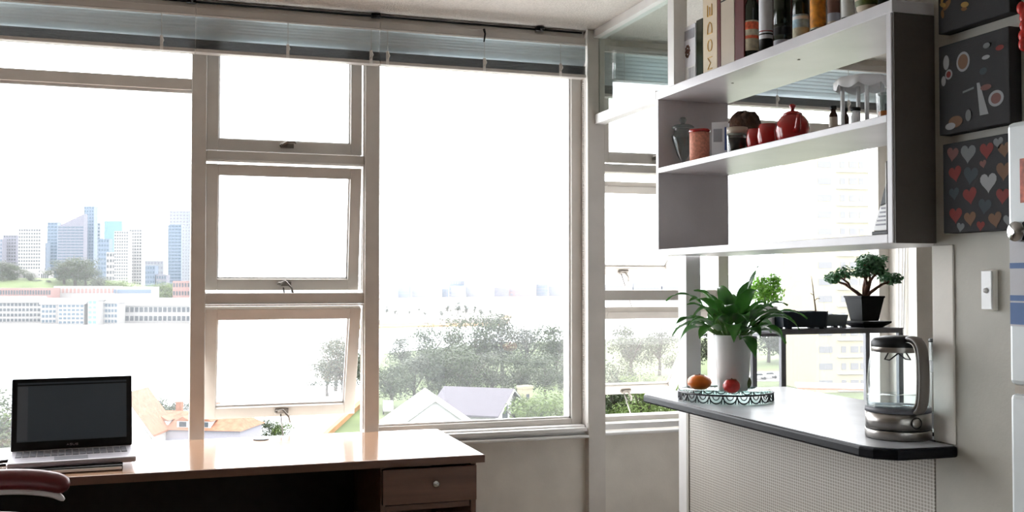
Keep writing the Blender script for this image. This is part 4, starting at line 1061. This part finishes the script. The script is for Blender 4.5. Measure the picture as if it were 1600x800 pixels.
for i, (px, d_, tp, k) in enumerate(((960, 150, 560, 'a'), (1005, 145, 575, 'c'), (1045, 150, 580, 'c'), (985, 240, 500, 'a'), (1030, 250, 505, 'b'), (1110, 250, 500, 'b'), (1150, 280, 490, 'a'),
                                   (1200, 292, 480, 'b'), (1238, 285, 470, 'b'), (1262, 285, 440, 'b'), (1225, 300, 500, 'a'))):
    tree(px, d_, tp, ['dark tree low in the kitchen sash gap, left', 'bright tree low in the kitchen sash gap, middle', 'bright tree low in the kitchen sash gap, right', 'dark park tree behind the lower kitchen sash', 'pale park tree behind the lower kitchen sash',
                      'pale tree between the posts behind the lily', 'tree behind the lily leaves', 'bare grey tree beyond the parked cars, left of the rack leg', 'grey tree framed by the rack', 'tall pale tree left of the cream apartment block', 'dark tree behind the green car'][i], k, 1.0, group=G3)
# far headland shrubs
random.seed(31)
G4 = 'shrubs on the far sandy point'
for i, (px, d_, tp) in enumerate(((604, 640, 476), (618, 620, 483), (640, 640, 484), (664, 600, 486), (690, 590, 484), (700, 660, 474), (716, 640, 468), (728, 620, 473), (752, 600, 480), (766, 640, 482), (655, 700, 478), (742, 680, 476))):
    tree(px, d_, tp, ['leftmost', 'second', 'third', 'fifth', 'seventh', 'tall sixth-from-right', 'tall fifth-from-right', 'fourth-from-right', 'second-from-right', 'rightmost', 'fourth', 'third-from-right'][i]+' of the small pale shrubs on the far sandy point', 'b', 1.0, SEA+3.5, G4)

# houses
def gable(x, y, w, l, wh, rh, rz, name, label, wallm, roofm, base=SEA+.8, over=.5, wins=()):
    t = thing(name, label, 'house', (x, y, base), rz)
    box(-w/2, w/2, -l/2, l/2, 0, wh).build('wall', wallm, t)
    MB().add([(-w/2, -l/2, wh), (w/2, -l/2, wh), (0, -l/2, wh+rh), (-w/2, l/2, wh), (w/2, l/2, wh), (0, l/2, wh+rh)], [(0, 1, 2), (4, 3, 5), (0, 2, 5, 3), (1, 4, 5, 2), (0, 3, 4, 1)]).build('gable', wallm, t)
    k = over; hh_ = rh*(w/2+k)/(w/2)
    for s_ in (-1, 1):
        a = (s_*(w/2+k), wh+rh-hh_); b = (0, wh+rh)
        V = [(a[0], -l/2-k, a[1]+.12), (b[0], -l/2-k, b[1]+.12), (b[0], l/2+k, b[1]+.12), (a[0], l/2+k, a[1]+.12)]
        V += [(p[0], p[1], p[2]+.22) for p in V]
        MB().add(V, [(0, 1, 2, 3), (7, 6, 5, 4), (0, 4, 5, 1), (1, 5, 6, 2), (2, 6, 7, 3), (3, 7, 4, 0)]).build('roof_slope', roofm, t)
    MB().tube([(-w/2-k, -l/2-k, wh+rh-hh_), (0, -l/2-k, wh+rh+.1), (w/2+k, -l/2-k, wh+rh-hh_)], .16, 4).build('barge_board', M['wht'], t)
    for (u0, u1, z0, z1, face) in wins:
        if face == 'f': o = box(u0, u1, -l/2-.08, -l/2, z0, z1).build('window', M['win'], t)
        else: o = box(w/2, w/2+.08, u0, u1, z0, z1).build('window', M['win'], t)
    return t
x, y = at(672, 132); zp = zat(613, 132)
gable(x, y, 11, 12, 4.3, zp-(SEA+.8)-4.3-.3, R(-8), 'gabled_house', 'white gabled house nearest the window, left of the lilac roof', M['wht'], M['wht'], wins=[(1.5, 2.6, 3.0, 4.6, 'f')])
x, y = at(748, 150); zp = zat(604, 150)
gable(x, y, 11.5, 9.5, 4.2, zp-(SEA+.8)-4.2-.3, R(52), 'gabled_house', 'house with a large pale lilac roof and glazed gable', M['wht'], M['lilac'], over=.7, wins=[(-3.0, -1.0, 2, 5.6, 'f'), (.8, 3.0, 2, 5.6, 'f')])
x, y = at(820, 155)
cy = thing('chimney', 'pale yellow square chimney rising right of the lilac roof', 'chimney', (x, y, SEA+.8), R(20))
hc = zat(601, 155)-(SEA+.8)
box(-.9, .9, -.7, .7, 0, hc-.4).build('stack', M['yellow'], cy); box(-1.0, 1.0, -.8, .8, hc-.4, hc).build('cap', M['yellow'], cy)
box(-.3, .3, -.72, -.70, hc-2, hc-1.2).build('window', M['win'], cy)
# orange tiled house with dormers
x, y = at(290, 112)
oh = thing('tiled_house', 'long house with orange tiled roof and white dormers right of the laptop', 'house', (x, y, SEA+.8), R(-26))
ze = zat(663, 112)-(SEA+.8); zr = zat(640, 112)-(SEA+.8)
box(-7.5, 7.5, -3, 3, 0, ze).build('wall', M['lilacw'], oh)
MB().add([(-7.8, -3.4, ze), (7.8, -3.4, ze), (7.8, 3.4, ze), (-7.8, 3.4, ze), (-7.8, 0, zr), (6.0, 0, zr)], [(0, 1, 5, 4), (2, 3, 4, 5), (1, 2, 5), (3, 0, 4), (3, 2, 1, 0)]).build('roof', M['tile'], oh)
for k in range(5):
    cx_ = -6+k*2.4
    dm = box(cx_-.65, cx_+.65, -2.9, -.6, ze+.15, ze+.95).build('dormer', M['wht'], oh)
    MB().add([(cx_-.85, -3.0, ze+.9), (cx_+.85, -3.0, ze+.9), (cx_, -3.0, ze+1.35), (cx_-.85, -.3, ze+.9), (cx_+.85, -.3, ze+.9), (cx_, -.3, ze+1.35)], [(0, 1, 2), (5, 4, 3), (0, 2, 5, 3), (1, 4, 5, 2), (0, 3, 4, 1)]).build('dormer_roof', M['tile'], dm)
    box(cx_-.4, cx_+.4, -2.95, -2.9, ze+.3, ze+.8).build('dormer_window', M['win'], dm)
for k in range(3):
    cx_ = -5+k*4.2; c = box(cx_-.3, cx_+.3, .2, .8, zr-.6, zr+.9).build('chimney', M['tile'], oh)
x, y = at(214, 108)
gable(x, y, 5.5, 6, ze+.2, zat(610, 108)-(SEA+.8)-ze-.4, R(-20), 'gabled_house', 'white gable with orange tiles peeking out beside the laptop screen', M['wht'], M['tile'], over=.35)
# cars
def car(px, d, label, m, rz, ln=4.4, h=1.45):
    x, y = at(px, d)
    t = thing('parked_car', label, 'car', (x, y, SEA+.92), rz, 'cars parked by the park')
    V = [(-.5, .30), (-.5, .58), (-.42, .66), (-.26, .68), (-.16, .97), (.16, 1.0), (.28, .70), (.46, .62), (.5, .50), (.5, .30)]
    T = Matrix(((1, 0, 0, 0), (0, 0, 1, 0), (0, 1, 0, 0), (0, 0, 0, 1)))
    MB().prism([(a*ln, b*h) for a, b in V][::-1], -.85, .85, T=T).build('body', m, t, bevel=.05)
    MB().prism([(a*ln, b*h) for a, b in [(-.235, .70), (-.150, .94), (.145, .96), (.25, .71)]][::-1], -.87, .87, T=T).build('windows', M['win'], t)
    for a in (-.32, .31):
        for s_ in (-.8, .8):
            MB().lathe([(.0001, -.1), (.32, -.1), (.32, .1), (.0001, .1)], 14, T=Matrix.Translation((a*ln, s_, .32)) @ Matrix.Rotation(R(90), 4, 'X')).build('wheel', M['black'], t)
car(1200, 243, 'white car parked beyond the lily, framed by the rack legs', M['carw'], R(-12))
car(1183, 240, 'second white car, partly behind the rack leg', M['carw'], R(-12))
car(1238, 250, 'green car parked just right of the rack leg', M['cargreen'], R(-12))
car(607, 178, 'white van parked on the grass left of the white gable', M['carw'], R(80), 5, 2.1)

# generic block building with real window bands
def block(px0, px1, top, d, name, label, wallm, winm, floors, bays, base=SEA+1.5, deep=11, rz=None, group=None, cat='building', winh=.5, winw=.62, slant=0, zb=None):
    x0, y0 = at(px0, d); x1, y1 = at(px1, d)
    w = (px1-px0)/F*d; z1 = zat(top, d); h = z1-base
    t = thing(name, label, cat, ((x0+x1)/2, (y0+y1)/2, base), -YAW if rz is None else rz, group)
    MB().add([(-w/2, 0, 0), (w/2, 0, 0), (w/2, deep, 0), (-w/2, deep, 0), (-w/2, 0, h-slant), (w/2, 0, h), (w/2, deep, h), (-w/2, deep, h-slant)],
             [(3, 2, 1, 0), (4, 5, 6, 7), (0, 1, 5, 4), (1, 2, 6, 5), (2, 3, 7, 6), (3, 0, 4, 7)]).build('wall', wallm, t)
    wb_ = MB(); fh = (h-slant)/floors; bw = w/bays; t_ = w*.004+.05
    for f_ in range(floors):
        z = f_*fh+fh*(1-winh)/2
        for b_ in range(bays):
            xx = -w/2+bw*(b_+.5)
            wb_.box(xx-bw*winw/2, xx+bw*winw/2, -t_, .0, z, z+fh*winh)
        nb = max(1, int(deep/bw))
        for b_ in range(nb):
            yy = deep*(b_+.5)/nb
            wb_.box(-w/2-t_, -w/2, yy-bw*winw/2, yy+bw*winw/2, z, z+fh*winh)
    o = wb_.build('windows', winm, t); stuff(o)
    return t
CITY = 'office towers of the far skyline'
D = 1200
block(-14, 3, 372, D, 'tower', 'lilac tower cut by the left frame edge', M['t_lil'], M['winb'], 16, 5, group=CITY)
block(4, 25, 366, D+20, 'tower', 'greyish lilac block, first full tower from the left', M['t_lil'], M['win'], 20, 5, group=CITY)
block(28, 63, 356, D-150, 'tower', 'white gridded apartment tower, second from the left', M['t_wht'], M['win'], 22, 9, group=CITY)
block(64, 72, 378, D+60, 'tower', 'small dark slab between the white grid tower and the blue one', M['t_blue'], M['win'], 14, 2, group=CITY)
block(73, 89, 346, D+80, 'tower', 'blue tower left of the tall stepped tower', M['t_blue'], M['winb'], 24, 3, group=CITY, winw=.8)
block(90, 130, 333, D, 'tower', 'broad blue-grey tower with a slanting roof', M['t_lil'], M['winb'], 26, 6, group=CITY, slant=14, winw=.9)
block(130, 146, 321, D+30, 'tower', 'tallest dark blue shaft behind the slanting roof tower', M['t_blue'], M['winb'], 28, 4, group=CITY, winw=.5)
block(147, 156, 347, D+60, 'tower', 'narrow pale tower right of the tallest shaft', M['t_pale'], M['winb'], 22, 2, group=CITY)
block(153, 170, 372, D-40, 'tower', 'grey-blue mid tower in front of the cyan tower', M['t_blue'], M['winb'], 14, 4, group=CITY)
block(162, 190, 344, D+120, 'tower', 'cyan glass tower rising behind the grey-blue mid tower', M['t_cyan'], M['t_cyan'], 20, 6, group=CITY)
block(166, 180, 393, D-170, 'tower', 'low white block beside the white twin towers', M['t_wht'], M['win'], 9, 3, group=CITY)
block(178, 200, 360, D-180, 'tower', 'left white twin tower with gridded windows', M['t_wht'], M['win'], 24, 6, group=CITY)
block(201, 221, 357, D-150, 'tower', 'right white twin tower with gridded windows', M['t_wht'], M['win'], 24, 5, group=CITY)
block(222, 242, 414, D-100, 'office_block', 'low blue office block right of the twin towers', M['t_blue'], M['winb'], 8, 5)
block(244, 260, 428, D-100, 'office_block', 'low lilac office block left of the glass tower', M['t_lil'], M['winb'], 5, 4)
block(225, 255, 406, D+150, 'office_block', 'pale block far behind the low blue office', M['t_pale'], M['t_lil'], 8, 6)
block(262, 283, 350, D-60, 'tower', 'blue glass tower at the right of the skyline', M['t_blue'], M['winb'], 24, 4, group=CITY, winw=.85)
block(264, 300, 328, D+90, 'tower', 'tall pale tower behind the blue glass tower', M['t_pale'], M['t_lil'], 28, 7, group=CITY)
block(284, 306, 352, D-120, 'tower', 'pale ribbed tower beside the mullion', M['t_pale'], M['t_lil'], 24, 5, group=CITY, winw=.4)
# hill with trees and houses
x, y = at(60, 860)
hl = MB(); nu = 24
V = [(0, 0, 26)]
for i, (rr, zz) in enumerate(((.35, 25.5), (.6, 23), (.8, 18), (1, 8))):
    for k in range(nu):
        a = 2*math.pi*k/nu; V.append((110*rr*math.cos(a), 60*rr*math.sin(a), zz))
Fc = [(0, 1+k, 1+(k+1) % nu) for k in range(nu)]+[(1+i*nu+k, 1+(i+1)*nu+k, 1+(i+1)*nu+(k+1) % nu, 1+i*nu+(k+1) % nu) for i in range(3) for k in range(nu)]
struct(hl.add(V, Fc, 0, True).build('grassy_hill', M['grass'], loc=(x, y, SEA+1)))
G5 = 'trees on the grassy hill'
for i, (px, tp, k, wd) in enumerate(((100, 404, 'a', 1.5), (118, 400, 'a', 1.6), (134, 406, 'a', 1.4), (4, 404, 'b', 1.3), (20, 410, 'a', 1.2), (48, 424, 'b', 1.3), (152, 428, 'b', 1.3), (172, 432, 'c', 1.5), (186, 434, 'c', 1.5), (245, 437, 'c', 1.6), (262, 438, 'c', 1.6), (60, 435, 'b', 1.3), (76, 436, 'b', 1.3))):
    tree(px, 830, tp, ['left part of the big dark fig clump on the hill', 'middle of the big dark fig clump on the hill', 'right part of the big dark fig clump on the hill', 'pale tree on the hill at the left frame edge', 'dark tree on the hill below the first tower', 'tree below the white grid tower',
                       'tree right of the big fig clump', 'olive tree below the twin towers, left', 'olive tree below the twin towers, right', 'olive tree below the low offices', 'olive tree below the blue glass tower', 'left shrub on the hill lawn', 'right shrub on the hill lawn'][i], k, wd, SEA+(20 if px < 140 else 2), G5)
for i, (px, w_) in enumerate(((22, 14), (44, 16), (70, 12))):
    block(px-w_/2, px+w_/2, 420+i, 850, 'cottage', ['small white cottage on the hill, left', 'small white cottage on the hill, middle', 'small white cottage on the hill, right'][i], M['t_wht'], M['win'], 1, 4, SEA+22, 10)
# terraces and wharves
block(-30, 80, 449, 700, 'terrace_row', 'long pink brick terrace row below the hill', M['t_pink'], M['win'], 3, 26, deep=14)
block(84, 180, 446, 720, 'terrace_row', 'white warehouse row below the fig clump', M['t_wht'], M['t_pink'], 3, 16, deep=14)
block(182, 238, 447, 700, 'terrace_row', 'white roofed shed with blue stripes below the olive trees', M['t_wht'], M['t_blue'], 3, 1, deep=14, winw=.95, winh=.4)
block(270, 306, 438, 720, 'brick_block', 'pink brick block beside the mullion, on the shore', M['t_pink'], M['win'], 4, 8, deep=14)
def wharf(px0, px1, top, d, label, floors, bays, wm, rz, roofh=3.0, deep=11):
    t = block(px0, px1, top, d, 'wharf_building', label, M['t_wht'], wm, floors, bays, deep=deep, rz=rz, winh=.55, winw=.7)
    w = (px1-px0)/F*d; h = zat(top, d)-(SEA+1.5)
    MB().add([(-w/2-1, -1, h), (w/2+1, -1, h), (w/2+1, deep+1, h), (-w/2-1, deep+1, h), (-w/2-1, deep/2, h+roofh), (w/2+1, deep/2, h+roofh)], [(0, 1, 5, 4), (2, 3, 4, 5), (1, 2, 5), (3, 0, 4), (3, 2, 1, 0)]).build('roof', M['wht'], t)
    pl = MB()
    for k in range(bays): pl.box(-w/2+w*(k+.2)/bays, -w/2+w*(k+.4)/bays, -3.0, -1.2, -2.8, -.6)
    stuff(pl.build('piles', M['win'], t)); box(-w/2-2, w/2+2, -3.5, 0, -.6, 0).build('deck', M['t_wht'], t)
wharf(-40, 62, 471, 560, 'long white wharf building at the left frame edge', 4, 18, M['win'], -YAW+.12)
wharf(66, 88, 474, 548, 'small wharf wing with balconies', 4, 4, M['winb'], -YAW+.12)
wharf(92, 132, 474, 538, 'wharf building with blue balconies in the middle of the shore', 5, 6, M['winb'], -YAW)
wharf(138, 152, 468, 536, 'narrow glazed wharf stair tower', 5, 2, M['t_cyan'], -YAW)
wharf(154, 184, 472, 545, 'wharf building left of the long arched shed', 4, 6, M['winb'], -YAW)
wharf(188, 299, 476, 560, 'long wharf shed with a row of dark arched windows', 2, 15, M['win'], -YAW-.02, 4)
# far right shore
G6 = 'low blocks along the far right shore'
random.seed(44)
lab = ['far pale block at the left end of the far shore', 'far blue block on the shore, second', 'far pale block with low roof', 'far wide blue block below the hill', 'far small pale block, mid shore', 'far white block on the ridge', 'far blue roof block', 'far lilac block left of the pink one', 'large far pink block on the shore', 'far cyan block right of the pink one', 'far pale block by the right stile', 'far block at the right end of the fixed window']
for i, (a, b, tp, mm) in enumerate(((600, 618, 450, 's_pale'), (622, 640, 446, 's_blue'), (644, 690, 440, 's_pale'), (650, 700, 450, 's_blue'), (705, 728, 446, 's_pale'), (725, 772, 428, 's_pale'), (702, 732, 438, 's_blue'), (765, 795, 448, 's_lil'), (782, 838, 437, 's_pink'), (834, 856, 443, 's_blue'), (858, 880, 446, 's_pale'), (872, 905, 440, 's_blue'))):
    block(a, b, tp, 1420+20*i, 'shore_block', lab[i], M[mm], M['s_lil'], 4, 8, deep=16, group=G6)
V = []; x, y = at(900, 2300)
struct(MB().ball((x, y, SEA), 520, 0, 28, 12, (1.5, .5, .085)).build('far_hills', M['s_pale']))
for i, (a, b, tp) in enumerate(((940, 985, 444), (990, 1030, 440), (1035, 1075, 446))):
    block(a, b, tp, 1500, 'shore_block', ['far block seen in the kitchen sash gap, left', 'far block seen in the kitchen sash gap, middle', 'far block seen in the kitchen sash gap, right'][i], M['s_pale'], M['s_lil'], 4, 8, deep=16, group=G6)
# cream apartment block through the kitchen window
d_ = 212
xa, ya = at(1273, d_)
ab = thing('apartment_block', 'tall cream apartment block seen through the kitchen window', 'building', (xa, ya, SEA+.8), -YAW+R(6))
zt_ = zat(236, d_)-(SEA+.8); sc_ = d_/F
w_ = 200*sc_
box(0, w_, 0, 18, 0, zt_).build('wall', M['yellow'], ab)
fh = 3.45; nf = int(zt_/fh); WP = mat('pale_window_glass', (.09, .09, .095), .4, spec=.2)
for f_ in range(nf):
    z = f_*fh+1.2
    for (a, b) in ((6, 28), (42, 50), (57, 70), (73, 80), (100, 125)):
        box(a*sc_, b*sc_, -.08, 0, z, z+1.35).build('window', WP, ab)
    box(36*sc_, 90*sc_, -.5, 0, z-.9, z-.75).build('balcony_slab', M['wht'], ab)
x, y = at(1310, 150)
cp = thing('canopy', 'white flat canopy roof with an orange edge below the cream block', 'canopy', (x, y, SEA+.8), R(-30))
zc = zat(600, 150)-(SEA+.8)
box(-6, 7, -3, 3, zc-.35, zc).build('canopy_roof', M['wht'], cp); box(-6.05, 7.05, -3.05, -3, zc-.45, zc-.2).build('canopy_edge', M['tile'], cp)
for a, b in ((-5.5, -2.5), (6.5, -2.5), (-5.5, 2.5), (6.5, 2.5)): box(a-.1, a+.1, b-.1, b+.1, 0, zc-.35).build('post', M['wht'], cp)
